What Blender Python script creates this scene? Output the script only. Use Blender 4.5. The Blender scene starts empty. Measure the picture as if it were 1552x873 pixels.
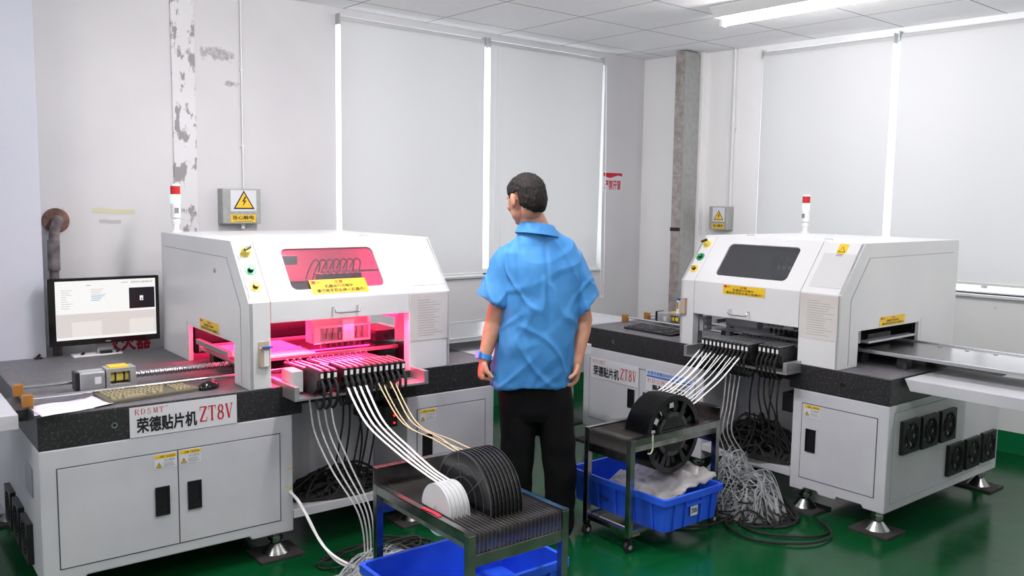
import bpy, bmesh, math, random
from math import sin, cos, pi, sqrt, atan2, radians
from mathutils import Vector, Matrix, noise
from mathutils.geometry import tessellate_polygon

random.seed(7)
SC = bpy.context.scene
COL = SC.collection

# ------------------------------------------------------------------ helpers
def lin(c):
    return tuple(((v / 255.0) / 12.92 if v / 255.0 <= .04045 else ((v / 255.0 + .055) / 1.055) ** 2.4) for v in c) + (1.0,)

MATS = {}
def mat(name, rgb=(200, 200, 200), rough=.5, metal=0.0, spec=.5, emit=None, estr=0.0, coat=0.0):
    m = bpy.data.materials.new(name); m.use_nodes = True
    b = m.node_tree.nodes['Principled BSDF']
    b.inputs['Base Color'].default_value = lin(rgb)
    b.inputs['Roughness'].default_value = rough
    b.inputs['Metallic'].default_value = metal
    b.inputs['Specular IOR Level'].default_value = spec
    b.inputs['Coat Weight'].default_value = coat
    if emit:
        b.inputs['Emission Color'].default_value = lin(emit)
        b.inputs['Emission Strength'].default_value = estr
    MATS[name] = m
    return m

def nd(m, typ, **kw):
    n = m.node_tree.nodes.new(typ)
    for k, v in kw.items():
        if k in n.inputs: n.inputs[k].default_value = v
        else: setattr(n, k, v)
    return n

def lk(m, a, b): m.node_tree.links.new(a, b)

def math_node(m, op, a, b=None):
    n = m.node_tree.nodes.new('ShaderNodeMath'); n.operation = op
    for i, v in enumerate((a, b)):
        if v is None: continue
        if isinstance(v, (int, float)): n.inputs[i].default_value = v
        else: lk(m, v, n.inputs[i])
    return n.outputs[0]

def mix_col(m, fac, a, b, blend='MIX'):
    n = m.node_tree.nodes.new('ShaderNodeMix'); n.data_type = 'RGBA'; n.blend_type = blend
    if isinstance(fac, (int, float)): n.inputs[0].default_value = fac
    else: lk(m, fac, n.inputs[0])
    for i, v in ((6, a), (7, b)):
        if isinstance(v, tuple): n.inputs[i].default_value = v
        else: lk(m, v, n.inputs[i])
    return n.outputs[2]

def ramp(m, fac, stops):
    n = m.node_tree.nodes.new('ShaderNodeValToRGB'); lk(m, fac, n.inputs[0])
    e = n.color_ramp.elements
    while len(e) < len(stops): e.new(.5)
    for el, (p, c) in zip(e, stops):
        el.position = p; el.color = c if len(c) == 4 else lin(c)
    return n.outputs[0]

def noisy(m, scale, a, b, lo=.35, hi=.65, detail=6, coord='Object', stretch=(1, 1, 1), bump=0.0, bdist=.002, rough=None):
    """vary a material's colour between a and b with object-space noise, optional bump and roughness variation"""
    t = nd(m, 'ShaderNodeTexCoord'); mp = nd(m, 'ShaderNodeMapping'); mp.inputs['Scale'].default_value = stretch
    lk(m, t.outputs[coord], mp.inputs['Vector'])
    n = nd(m, 'ShaderNodeTexNoise', Scale=scale, Detail=detail); lk(m, mp.outputs[0], n.inputs['Vector'])
    c = ramp(m, n.outputs['Fac'], [(lo, a), (hi, b)])
    bs = m.node_tree.nodes['Principled BSDF']
    lk(m, c, bs.inputs['Base Color'])
    if bump:
        bn = nd(m, 'ShaderNodeBump', Strength=bump, Distance=bdist); lk(m, n.outputs['Fac'], bn.inputs['Height']); lk(m, bn.outputs[0], bs.inputs['Normal'])
    if rough:
        r = nd(m, 'ShaderNodeMapRange'); lk(m, n.outputs['Fac'], r.inputs[0])
        r.inputs[3].default_value, r.inputs[4].default_value = rough
        lk(m, r.outputs[0], bs.inputs['Roughness'])
    return m

class MB:
    """collects shapes into one mesh"""
    def __init__(s): s.v = []; s.f = []
    def add(s, vs, fs):
        o = len(s.v); s.v += [Vector(p) for p in vs]; s.f += [tuple(o + i for i in f) for f in fs]; return s
    def box(s, lo, hi, M=None):
        x0, y0, z0 = lo; x1, y1, z1 = hi
        vs = [Vector(p) for p in ((x0, y0, z0), (x1, y0, z0), (x1, y1, z0), (x0, y1, z0), (x0, y0, z1), (x1, y0, z1), (x1, y1, z1), (x0, y1, z1))]
        if M: vs = [M @ p for p in vs]
        return s.add(vs, [(3, 2, 1, 0), (4, 5, 6, 7), (0, 1, 5, 4), (1, 2, 6, 5), (2, 3, 7, 6), (3, 0, 4, 7)])
    def cyl(s, p0, p1, r0, r1=None, n=16, caps=True):
        r1 = r0 if r1 is None else r1
        p0, p1 = Vector(p0), Vector(p1); d = (p1 - p0).normalized()
        a = d.orthogonal().normalized(); b = d.cross(a)
        vs = []
        for p, r in ((p0, r0), (p1, r1)):
            vs += [p + (a * cos(2 * pi * i / n) + b * sin(2 * pi * i / n)) * r for i in range(n)]
        fs = [(i, (i + 1) % n, n + (i + 1) % n, n + i) for i in range(n)]
        if caps: fs += [tuple(range(n - 1, -1, -1)), tuple(range(n, 2 * n))]
        return s.add(vs, fs)
    def tube(s, pts, r, n=8, closed=False):
        pts = [Vector(p) for p in pts]; N = len(pts); rings = []
        t0 = (pts[1] - pts[0]).normalized(); a = t0.orthogonal().normalized()
        for i, p in enumerate(pts):
            t = (pts[min(i + 1, N - 1)] - pts[max(i - 1, 0)]).normalized()
            a = (a - t * a.dot(t))
            a = a.normalized() if a.length > 1e-6 else t.orthogonal().normalized()
            b = t.cross(a); rr = r[i] if isinstance(r, (list, tuple)) else r
            rings.append([p + (a * cos(2 * pi * k / n) + b * sin(2 * pi * k / n)) * rr for k in range(n)])
        return s.rings(rings, caps=not closed)
    def rings(s, rings, caps=True, closed=False):
        n = len(rings[0]); vs = [p for r in rings for p in r]; fs = []
        R = len(rings)
        for i in range(R if closed else R - 1):
            j = (i + 1) % R
            for k in range(n): fs.append((i * n + k, i * n + (k + 1) % n, j * n + (k + 1) % n, j * n + k))
        if caps and not closed: fs += [tuple(range(n - 1, -1, -1)), tuple((R - 1) * n + k for k in range(n))]
        return s.add(vs, fs)
    def ribbon(s, pts, side, w, t=.0006):
        """flat strip of width w along pts; side = width direction"""
        side = Vector(side).normalized(); pts = [Vector(p) for p in pts]; rings = []
        for i, p in enumerate(pts):
            tg = (pts[min(i + 1, len(pts) - 1)] - pts[max(i - 1, 0)]).normalized()
            sd = (side - tg * side.dot(tg)).normalized(); up = tg.cross(sd) * t
            rings.append([p - sd * w / 2 - up, p + sd * w / 2 - up, p + sd * w / 2 + up, p - sd * w / 2 + up])
        return s.rings(rings)
    def ball(s, c, r, u=16, v=10, M=None):
        c = Vector(c); r = Vector((r, r, r)) if isinstance(r, (int, float)) else Vector(r)
        vs = []; 
        def P(x, y, z):
            p = Vector((x * r.x, y * r.y, z * r.z)); return c + (M @ p if M else p)
        vs.append(P(0, 0, -1))
        for j in range(1, v):
            th = -pi / 2 + pi * j / v
            for i in range(u): vs.append(P(cos(th) * cos(2 * pi * i / u), cos(th) * sin(2 * pi * i / u), sin(th)))
        vs.append(P(0, 0, 1)); top = len(vs) - 1; fs = []
        for i in range(u):
            fs.append((0, 1 + (i + 1) % u, 1 + i)); fs.append((top, top - u + i, top - u + (i + 1) % u))
        for j in range(v - 2):
            for i in range(u):
                a = 1 + j * u + i; b = 1 + j * u + (i + 1) % u; fs.append((a, b, b + u, a + u))
        return s.add(vs, fs)
    def poly(s, pts, d, holes=()):
        """planar 3-D polygon (with holes) extruded along vector d"""
        d = Vector(d); loops = [[Vector(p) for p in pts]] + [[Vector(p) for p in h] for h in holes]
        flat = [p for l in loops for p in l]; n = len(flat)
        tris = tessellate_polygon(loops)
        nrm = Vector((0, 0, 0))
        for t in tris: nrm += (flat[t[1]] - flat[t[0]]).cross(flat[t[2]] - flat[t[0]])
        fs = []
        for t in tris:
            c = (flat[t[1]] - flat[t[0]]).cross(flat[t[2]] - flat[t[0]])
            up = c.dot(d) > 0
            tt = tuple(t) if up else tuple(reversed(t))
            fs.append(tuple(n + i for i in tt)); fs.append(tuple(reversed(tt)))
        o = 0
        for l in loops:
            m = len(l)
            for i in range(m): a, b = o + i, o + (i + 1) % m; fs.append((a, b, n + b, n + a))
            o += m
        return s.add(flat + [p + d for p in flat], fs)
    def build(s, name, material, parent=None, bev=0.0, smooth=0, seg=2, tf=None):
        me = bpy.data.meshes.new(name)
        bm = bmesh.new(); vv = [bm.verts.new(tf @ p if tf else p) for p in s.v]
        for f in s.f:
            try: bm.faces.new([vv[i] for i in f])
            except ValueError: pass
        bmesh.ops.recalc_face_normals(bm, faces=bm.faces)
        if bev:
            es = [e for e in bm.edges if len(e.link_faces) == 2 and e.calc_face_angle(0) > radians(35)]
            bmesh.ops.bevel(bm, geom=es, offset=bev, segments=seg, profile=.6, affect='EDGES', clamp_overlap=True)
        bm.to_mesh(me); bm.free()
        if smooth:
            for p in me.polygons: p.use_smooth = True
            me.set_sharp_from_angle(angle=radians(smooth))
        me.materials.append(MATS[material] if isinstance(material, str) else material)
        o = bpy.data.objects.new(name, me); COL.objects.link(o)
        if parent is not None: o.parent = parent
        return o

def tag(o, label, cat, group=None, kind=None):
    if label: o['label'] = label
    if cat: o['category'] = cat
    if group: o['group'] = group
    if kind: o['kind'] = kind
    return o

def thing(name, label, cat, loc=(0, 0, 0), rz=0.0, group=None):
    o = bpy.data.objects.new(name, None); COL.objects.link(o)
    o.location = loc; o.rotation_euler = (0, 0, rz); o.empty_display_size = .05
    return tag(o, label, cat, group)

KIDS = {}
def dup(root, M=None, label=None, group=None):
    """copy a thing with its parts and sub-parts"""
    r = root.copy(); COL.objects.link(r)
    if M is not None: r.matrix_world = M
    if label: r['label'] = label
    if group: r['group'] = group
    for ch in list(root.children):
        c = ch.copy(); COL.objects.link(c); c.parent = r
        for g in list(ch.children):
            e = g.copy(); COL.objects.link(e); e.parent = c
    return r

def frame(x, y, a, z=0.0): return Matrix.Translation((x, y, z)) @ Matrix.Rotation(a, 4, 'Z')
FL = frame(-1.736, 3.110, .6591)       # left machine: x along its front, y to its back
FR = frame(.480, 5.6346, -.8933)       # right machine
FB = frame(1.114, 7.6, .70)            # long wall: x negative to the left, y=0 the wall face
FQ = frame(1.114, 7.6, .76 - pi / 2)   # window wall on the right: x positive along the wall
CEIL = 2.79
ORD = ['first', 'second', 'third', 'fourth', 'fifth', 'sixth', 'seventh', 'eighth', 'ninth', 'tenth', 'eleventh', 'twelfth', 'thirteenth', 'fourteenth', 'fifteenth', 'sixteenth', 'seventeenth']

def placed(o, F):
    o.matrix_world = F; return o

def struct(o): o['kind'] = 'structure'; return o

def spline(pts, n=10):
    pts = [Vector(p) for p in pts]; P = [pts[0] * 2 - pts[1]] + pts + [pts[-1] * 2 - pts[-2]]; out = []
    for i in range(1, len(P) - 2):
        a, b, c, d = P[i - 1:i + 3]
        for k in range(n):
            t = k / n
            out.append(.5 * ((2 * b) + (c - a) * t + (2 * a - 5 * b + 4 * c - d) * t * t + (3 * b - a - 3 * c + d) * t ** 3))
    return out + [pts[-1]]

def rrect(x0, y0, x1, y1, r, n=5):
    out = []
    for cx, cy, a0 in ((x1 - r, y0 + r, -pi / 2), (x1 - r, y1 - r, 0), (x0 + r, y1 - r, pi / 2), (x0 + r, y0 + r, pi)):
        out += [(cx + r * cos(a0 + pi / 2 * k / n), cy + r * sin(a0 + pi / 2 * k / n)) for k in range(n + 1)]
    return out

# ---- lettering: u,v plane given by origin + unit axes, standing off by `off`
def text_pts(body, bold=.0):
    c = bpy.data.curves.new('lettering', 'FONT'); c.body = body; c.size = 1; c.resolution_u = 3
    o = bpy.data.objects.new('lettering', c); COL.objects.link(o)
    dg = bpy.context.evaluated_depsgraph_get(); dg.update()
    me = bpy.data.meshes.new_from_object(o.evaluated_get(dg))
    vs = [v.co.copy() for v in me.vertices]; fs = [tuple(p.vertices) for p in me.polygons]
    bpy.data.objects.remove(o); bpy.data.curves.remove(c); bpy.data.meshes.remove(me)
    if bold:   # heavier strokes: the outlines repeated with small shifts
        v0, f0 = vs, fs; vs, fs = [], []
        for i, (dx, dy) in enumerate(((0, 0), (1, 0), (-1, 0), (0, 1), (0, -1), (.7, .7), (-.7, .7), (.7, -.7), (-.7, -.7))):
            k = len(vs); vs += [p + Vector((dx * bold, dy * bold, i * .0004)) for p in v0]; fs += [tuple(k + q for q in f) for f in f0]
    return vs, fs

SERIF = {  # strokes in a unit box: (x0,y0,x1,y1,width)
    'Z': [(.06, .95, .92, .95, .07), (.84, .92, .12, .06, .16), (.06, .04, .92, .04, .07), (.08, .95, .06, .74, .05), (.92, .04, .95, .28, .05)],
    'T': [(.04, .95, .96, .95, .07), (.5, .95, .5, .04, .16), (.32, .03, .68, .03, .05), (.05, .95, .03, .74, .05), (.95, .95, .97, .74, .05)],
    'V': [(.14, .95, .5, .03, .16), (.86, .95, .52, .03, .06), (.0, .96, .32, .96, .05), (.68, .96, 1.0, .96, .05)],
    'R': [(.2, .96, .2, .03, .15), (.06, .97, .55, .97, .05), (.06, .03, .36, .03, .05), (.2, .5, .55, .5, .05), (.55, .97, .76, .88, .09), (.76, .88, .8, .74, .13), (.8, .74, .74, .58, .12), (.74, .58, .55, .5, .08), (.5, .5, .84, .03, .14), (.72, .03, .98, .03, .05)],
    'D': [(.2, .96, .2, .03, .15), (.06, .97, .5, .97, .05), (.06, .03, .5, .03, .05), (.5, .97, .78, .82, .09), (.78, .82, .86, .5, .14), (.86, .5, .78, .18, .14), (.78, .18, .5, .03, .09)],
    'M': [(.14, .96, .14, .03, .06), (.2, .96, .5, .08, .14), (.8, .96, .5, .08, .06), (.86, .96, .86, .03, .15), (.02, .03, .28, .03, .05), (.7, .03, 1.0, .03, .05), (.02, .97, .24, .97, .05), (.78, .97, 1.0, .97, .05)],
}
def arc(cx, cy, rx, ry, a0, a1, n, w0, w1=None):
    out = []; w1 = w0 if w1 is None else w1
    for k in range(n):
        t, u = a0 + (a1 - a0) * k / n, a0 + (a1 - a0) * (k + 1) / n
        w = w0 + (w1 - w0) * abs(cos((t + u) / 2))
        out.append((cx + rx * cos(t), cy + ry * sin(t), cx + rx * cos(u), cy + ry * sin(u), w))
    return out
SERIF['8'] = arc(.5, .73, .27, .22, 0, 2 * pi, 20, .06, .13) + arc(.5, .26, .33, .24, 0, 2 * pi, 20, .06, .14)
SERIF['S'] = arc(.5, .73, .28, .23, .25 * pi, 1.5 * pi, 14, .07, .12) + arc(.5, .26, .3, .24, .5 * pi, -.85 * pi, 14, .07, .12) + [(.78, .97, .78, .72, .04), (.2, .03, .2, .3, .04)]

def serif_pts(body, adv=1.12, narrow=.72, heavy=1.0):
    vs, fs, x = [], [], 0.0
    for ch in body:
        if ch != ' ':
            for x0, y0, x1, y1, w in SERIF[ch]:
                a, b = Vector((x0 * narrow, y0, 0)), Vector((x1 * narrow, y1, 0)); d = (b - a).normalized(); n = Vector((-d.y, d.x, 0)) * w / 2 * narrow * heavy
                e = d * .012; k = len(vs)
                vs += [p + Vector((x, 0, 0)) for p in (a - e - n, b + e - n, b + e + n, a - e + n)]; fs.append((k, k + 1, k + 2, k + 3))
        x += adv * narrow
    return vs, fs

def lettering(parent, body, O, U, V, w, h, m, bold=0.0, serif=False, off=.0006, name='lettering', adv=1.12, heavy=1.0):
    """body fitted into w x h at O along U, V (unit vectors), as one thin mesh"""
    vs, fs = serif_pts(body, adv, heavy=heavy) if serif else text_pts(body, bold)
    x0, x1 = min(v.x for v in vs), max(v.x for v in vs); y0, y1 = min(v.y for v in vs), max(v.y for v in vs)
    U, V, O = Vector(U), Vector(V), Vector(O); N = U.cross(V)
    b = MB(); pts = [O + U * ((v.x - x0) / (x1 - x0) * w) + V * ((v.y - y0) / (y1 - y0) * h) + N * (off + v.z * h) for v in vs]
    me = bpy.data.meshes.new(name); me.from_pydata(pts, [], fs); me.update()
    me.materials.append(MATS[m]); o = bpy.data.objects.new(name, me); COL.objects.link(o); o.parent = parent
    return o

def plate(name, O, U, V, w, h, t, m, parent, bev=0.0, off=0.0, rad=0.0):
    """thin board w x h, thickness t towards N = U x V"""
    U, V, O = Vector(U), Vector(V), Vector(O); N = U.cross(V); O = O + N * off
    pts = rrect(0, 0, w, h, rad) if rad else [(0, 0), (w, 0), (w, h), (0, h)]
    return MB().poly([O + U * a + V * c for a, c in pts], N * t).build(name, m, parent, bev=bev)

# ------------------------------------------------------------------ materials
mat('white_paint', (222, 223, 228), .38); noisy(MATS['white_paint'], 3.0, (196, 196, 204), (207, 207, 213), rough=(.3, .45))
mat('hood_paint', (232, 233, 237), .32); noisy(MATS['hood_paint'], 2.0, (219, 220, 223), (226, 227, 230), rough=(.32, .44))
mat('seam', (70, 72, 78), .6)
mat('seam_light', (150, 152, 158), .6)
mat('black_plastic', (18, 18, 21), .38); noisy(MATS['black_plastic'], 60, (15, 15, 18), (26, 26, 29))
mat('black_gloss', (10, 10, 12), .14)
mat('black_rubber', (22, 22, 23), .75)
mat('dark_metal', (62, 62, 66), .4, .7); noisy(MATS['dark_metal'], 30, (50, 50, 54), (80, 80, 84), rough=(.3, .5))
mat('steel', (176, 176, 178), .28, 1.0); noisy(MATS['steel'], 5, (180, 180, 184), (192, 192, 195), stretch=(1, 1, 6), rough=(.2, .3))
mat('brushed', (150, 148, 146), .35, 1.0); noisy(MATS['brushed'], 18, (160, 156, 152), (196, 193, 190), rough=(.35, .55))
mat('stainless', (165, 165, 165), .2, 1.0); noisy(MATS['stainless'], 9, (140, 140, 138), (185, 185, 184), rough=(.12, .34))
mat('chrome', (215, 215, 218), .1, 1.0)
mat('alu', (196, 198, 202), .35, .8)
mat('grey_plastic', (150, 152, 156), .5)
mat('light_grey', (196, 198, 202), .5)
mat('white_plastic', (236, 236, 236), .4)
mat('clear_white', (236, 238, 242), .35)
mat('yellow', (236, 196, 38), .45)
mat('dull_yellow', (205, 175, 60), .5)
mat('label_white', (218, 218, 224), .45)
mat('label_red', (196, 24, 52), .5)
mat('label_black', (22, 22, 28), .5)
mat('label_blue', (62, 108, 190), .5)
mat('label_pale', (190, 206, 232), .5)
mat('label_grey', (128, 130, 136), .55)
mat('laminate', (214, 210, 208), .3); noisy(MATS['laminate'], 4, (206, 202, 200), (220, 217, 215))
mat('laminate_clear', (208, 208, 211), .22)
mat('brass', (196, 150, 60), .35, .7)
mat('green_button', (40, 150, 96), .35)
mat('yellow_ring', (230, 208, 88), .4)
mat('orange_clamp', (156, 104, 36), .45)
mat('red_lens', (190, 30, 34), .3)
mat('green_lens', (190, 245, 225), .3, emit=(120, 255, 215), estr=2.2)
mat('green_lens_pale', (214, 240, 230), .3, emit=(190, 255, 235), estr=.5)
mat('blue_crate', (34, 88, 226), .4); noisy(MATS['blue_crate'], 5, (30, 80, 218), (42, 98, 234))
mat('galvanised', (150, 152, 150), .5, .35); noisy(MATS['galvanised'], 22, (158, 161, 158), (172, 174, 171), detail=8, rough=(.4, .6))
mat('rust', (104, 74, 66), .8); noisy(MATS['rust'], 18, (80, 56, 52), (136, 104, 94), bump=.4)
mat('old_pipe', (112, 104, 106), .7); noisy(MATS['old_pipe'], 15, (88, 80, 82), (138, 130, 132), bump=.3)
mat('masking_tape', (206, 204, 176), .7)
mat('old_tape', (186, 184, 188), .7)
mat('paper', (238, 230, 246), .6)
mat('tan_box', (184, 164, 146), .6)
mat('blue_knife', (44, 96, 190), .4)
mat('tan_tape', (214, 190, 150), .5)
mat('white_tape', (240, 240, 240), .4)
mat('amber_key', (150, 142, 112), .5)
mat('key_dark', (54, 54, 58), .5)
mat('kb_base', (96, 92, 76), .5)
mat('red_led', (255, 30, 30), .4, emit=(255, 20, 20), estr=6)
mat('pink_led', (255, 120, 190), .4, emit=(255, 26, 86), estr=9.0)
mat('skin', (196, 142, 116), .5); noisy(MATS['skin'], 25, (190, 134, 108), (204, 150, 124))
MATS['skin'].node_tree.nodes['Principled BSDF'].inputs['Subsurface Weight'].default_value = .08
mat('hair', (36, 32, 34), .75, spec=.25)
mat('shirt', (60, 134, 200), .7); noisy(MATS['shirt'], 5, (54, 127, 194), (66, 141, 207))
mat('trousers', (9, 9, 12), .85, spec=.2)
mat('reel_black', (21, 21, 24), .25)
mat('tape_grey', (58, 58, 62), .4)
mat('shoe', (20, 20, 22), .4)
mat('watch_blue', (60, 140, 226), .4)
mat('pvc_white', (228, 228, 230), .4)
mat('blind_tube', (176, 178, 180), .4, .3)
mat('rubber_pad', (52, 48, 50), .8)

def granite():
    m = mat('granite', (70, 70, 76), .42); t = nd(m, 'ShaderNodeTexCoord')
    v = nd(m, 'ShaderNodeTexVoronoi', Scale=170.0); lk(m, t.outputs['Object'], v.inputs['Vector'])
    n = nd(m, 'ShaderNodeTexNoise', Scale=7.0, Detail=5.0); lk(m, t.outputs['Object'], n.inputs['Vector'])
    n2 = nd(m, 'ShaderNodeTexNoise', Scale=95.0, Detail=3.0); lk(m, t.outputs['Object'], n2.inputs['Vector'])
    a = ramp(m, n2.outputs['Fac'], [(.40, (12, 12, 14)), (.54, (22, 22, 25)), (.68, (98, 100, 98))])
    b = ramp(m, v.outputs['Color'], [(.2, (14, 14, 16)), (.8, (40, 41, 43))])
    c = mix_col(m, .45, a, b); d = ramp(m, n.outputs['Fac'], [(.3, (40, 40, 43)), (.7, (60, 59, 62))])
    lk(m, mix_col(m, .3, c, d), m.node_tree.nodes['Principled BSDF'].inputs['Base Color'])
granite()
def granite_top():
    m = mat('granite_top', (98, 96, 102), .5)
    noisy(m, 40, (86, 85, 91), (112, 110, 116), detail=8, rough=(.38, .6))
granite_top()

def tint(name, rgb, gloss=.06, haze=0.0, hz=(150, 152, 158)):
    m = bpy.data.materials.new(name); m.use_nodes = True; nt = m.node_tree; nt.nodes.clear()
    o = nt.nodes.new('ShaderNodeOutputMaterial'); a = nt.nodes.new('ShaderNodeBsdfTransparent'); a.inputs[0].default_value = lin(rgb)
    g = nt.nodes.new('ShaderNodeBsdfGlossy'); g.inputs['Roughness'].default_value = .05; g.inputs[0].default_value = (1, 1, 1, 1)
    d = nt.nodes.new('ShaderNodeBsdfDiffuse'); d.inputs[0].default_value = lin(hz); m0 = nt.nodes.new('ShaderNodeMixShader'); m0.inputs[0].default_value = haze
    mx = nt.nodes.new('ShaderNodeMixShader'); mx.inputs[0].default_value = gloss
    nt.links.new(a.outputs[0], m0.inputs[1]); nt.links.new(d.outputs[0], m0.inputs[2])
    nt.links.new(m0.outputs[0], mx.inputs[1]); nt.links.new(g.outputs[0], mx.inputs[2]); nt.links.new(mx.outputs[0], o.inputs[0]); MATS[name] = m
tint('smoked_acrylic', (196, 198, 204), .06, .12)
tint('window_glass', (245, 248, 250), .05)

def clear_plastic(name, rgb, alpha, rough=.25):
    m = mat(name, rgb, rough); m.node_tree.nodes['Principled BSDF'].inputs['Alpha'].default_value = alpha
clear_plastic('clear_strip', (196, 199, 204), .45)
clear_plastic('spent_strip', (206, 204, 206), .7)
clear_plastic('bag_film', (190, 188, 190), .62, .15)
noisy(MATS['bag_film'], 9, (160, 157, 158), (206, 204, 206), bump=.6, bdist=.01)

mat('smoke_film', (62, 62, 70), .25); noisy(MATS['smoke_film'], 8, (44, 44, 52), (110, 110, 118), bump=.5, bdist=.01)

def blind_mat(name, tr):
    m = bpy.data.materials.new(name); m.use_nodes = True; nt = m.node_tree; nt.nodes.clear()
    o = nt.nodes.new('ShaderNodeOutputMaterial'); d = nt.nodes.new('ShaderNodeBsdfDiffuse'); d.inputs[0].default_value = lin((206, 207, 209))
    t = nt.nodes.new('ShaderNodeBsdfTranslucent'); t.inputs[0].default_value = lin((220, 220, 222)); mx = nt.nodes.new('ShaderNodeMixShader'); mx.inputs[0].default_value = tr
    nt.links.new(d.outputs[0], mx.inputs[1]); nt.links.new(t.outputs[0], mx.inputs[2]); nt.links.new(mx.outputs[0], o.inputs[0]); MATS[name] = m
blind_mat('blind_fabric', .13); blind_mat('blind_fabric_backlit', .15)  # same fabric; window-wall copy is more translucent to imitate stronger backlight

# ------------------------------------------------------------------ camera, world, view
F_PX, PITCH, ROLL, HCAM = 1313.5, .1021, -.0137, 1.586
cam = bpy.data.cameras.new('camera'); camo = bpy.data.objects.new('camera', cam); COL.objects.link(camo)
cam.sensor_width = 36.0; cam.lens = F_PX / 1552 * 36.0; cam.clip_start = .02
fwd = Vector((0, cos(PITCH), -sin(PITCH))); zc = Vector((0, sin(PITCH), cos(PITCH))); xr = Vector((1, 0, 0))
eX = xr * cos(ROLL) - zc * sin(ROLL); eZ = xr * sin(ROLL) + zc * cos(ROLL)
R = Matrix((eX, eZ, -fwd)).transposed().to_4x4()
camo.matrix_world = Matrix.Translation((0, 0, HCAM)) @ R
SC.camera = camo
w = bpy.data.worlds.new('daylight'); SC.world = w; w.use_nodes = True
w.node_tree.nodes['Background'].inputs[0].default_value = (1.0, .99, .985, 1)
w.node_tree.nodes['Background'].inputs[1].default_value = 4.0
SC.view_settings.view_transform = 'Standard'; SC.view_settings.look = 'None'
SC.view_settings.gamma = 1.0; SC.view_settings.use_curve_mapping = False
SC.view_settings.exposure = 0.0
SC.cycles.max_bounces = 10; SC.cycles.transparent_max_bounces = 16; SC.cycles.sample_clamp_indirect = 8.0

# ------------------------------------------------------------------ room shell
def wall_material(name, a, b, patches=(), speck=False, dirt=.3):
    m = mat(name, a, .7); bs = m.node_tree.nodes['Principled BSDF']; t = nd(m, 'ShaderNodeTexCoord')
    n = nd(m, 'ShaderNodeTexNoise', Scale=1.3, Detail=6.0); lk(m, t.outputs['Object'], n.inputs['Vector'])
    col = ramp(m, n.outputs['Fac'], [(.35, a), (.65, b)])
    n3 = nd(m, 'ShaderNodeTexNoise', Scale=34.0, Detail=8.0, Roughness=.7); lk(m, t.outputs['Object'], n3.inputs['Vector'])
    sep = nd(m, 'ShaderNodeSeparateXYZ'); lk(m, t.outputs['Object'], sep.inputs[0])
    for (cx, cz, rx, rz, thr, rgb, sc) in patches:
        dx = math_node(m, 'DIVIDE', math_node(m, 'SUBTRACT', sep.outputs[0], cx), rx); dz = math_node(m, 'DIVIDE', math_node(m, 'SUBTRACT', sep.outputs[2], cz), rz)
        d = math_node(m, 'SQRT', math_node(m, 'ADD', math_node(m, 'POWER', dx, 2.0), math_node(m, 'POWER', dz, 2.0)))
        nn = nd(m, 'ShaderNodeTexNoise', Scale=sc, Detail=7.0, Roughness=.65); lk(m, t.outputs['Object'], nn.inputs['Vector'])
        v = math_node(m, 'SUBTRACT', math_node(m, 'ADD', nn.outputs['Fac'], thr), math_node(m, 'MULTIPLY', d, .42))
        k = math_node(m, 'MULTIPLY', math_node(m, 'SUBTRACT', v, .5), 14.0)
        cl = nd(m, 'ShaderNodeClamp'); lk(m, k, cl.inputs[0])
        sh = ramp(m, n3.outputs['Fac'], [(.35, rgb), (.6, tuple(min(255, c + 40) for c in rgb))])
        col = mix_col(m, cl.outputs[0], col, sh)
    if speck:
        nn = nd(m, 'ShaderNodeTexNoise', Scale=13.0, Detail=7.0, Roughness=.62); mp = nd(m, 'ShaderNodeMapping'); mp.inputs['Scale'].default_value = (1.4, 1.4, .7)
        lk(m, t.outputs['Object'], mp.inputs[0]); lk(m, mp.outputs[0], nn.inputs['Vector'])
        f = ramp(m, nn.outputs['Fac'], [(.535, (0, 0, 0)), (.575, (255, 255, 255))])
        col = mix_col(m, f, col, lin((150, 147, 150)))
    lk(m, col, bs.inputs['Base Color'])
    bp = nd(m, 'ShaderNodeBump', Strength=.25, Distance=.003); lk(m, n3.outputs['Fac'], bp.inputs['Height']); lk(m, bp.outputs[0], bs.inputs['Normal'])
    return m
wall_material('wall_plaster', (207, 206, 210), (215, 214, 217), patches=[
    (-3.75, 2.41, .17, .085, .22, (150, 147, 150), 16), (-3.66, 2.245, .085, .035, .24, (150, 147, 150), 18),
    (-3.66, 2.55, .07, .07, .06, (190, 189, 192), 14), (-4.62, 1.44, .085, .10, .25, (196, 180, 172), 9), (-4.66, 1.0, .07, .9, .02, (206, 196, 186), 5), (-2.2, .8, .6, .2, -.07, (190, 190, 190), 12), (-.45, 1.08, .3, .15, -.06, (196, 196, 196), 12)])
wall_material('wall_paint_cool', (190, 193, 207), (195, 198, 211))
wall_material('wall_window_side', (238, 238, 239), (243, 243, 244), patches=[(2.85, .93, .25, .06, .0, (196, 196, 194), 20)])
wall_material('peeling', (216, 215, 219), (223, 222, 226), speck=True)

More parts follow.
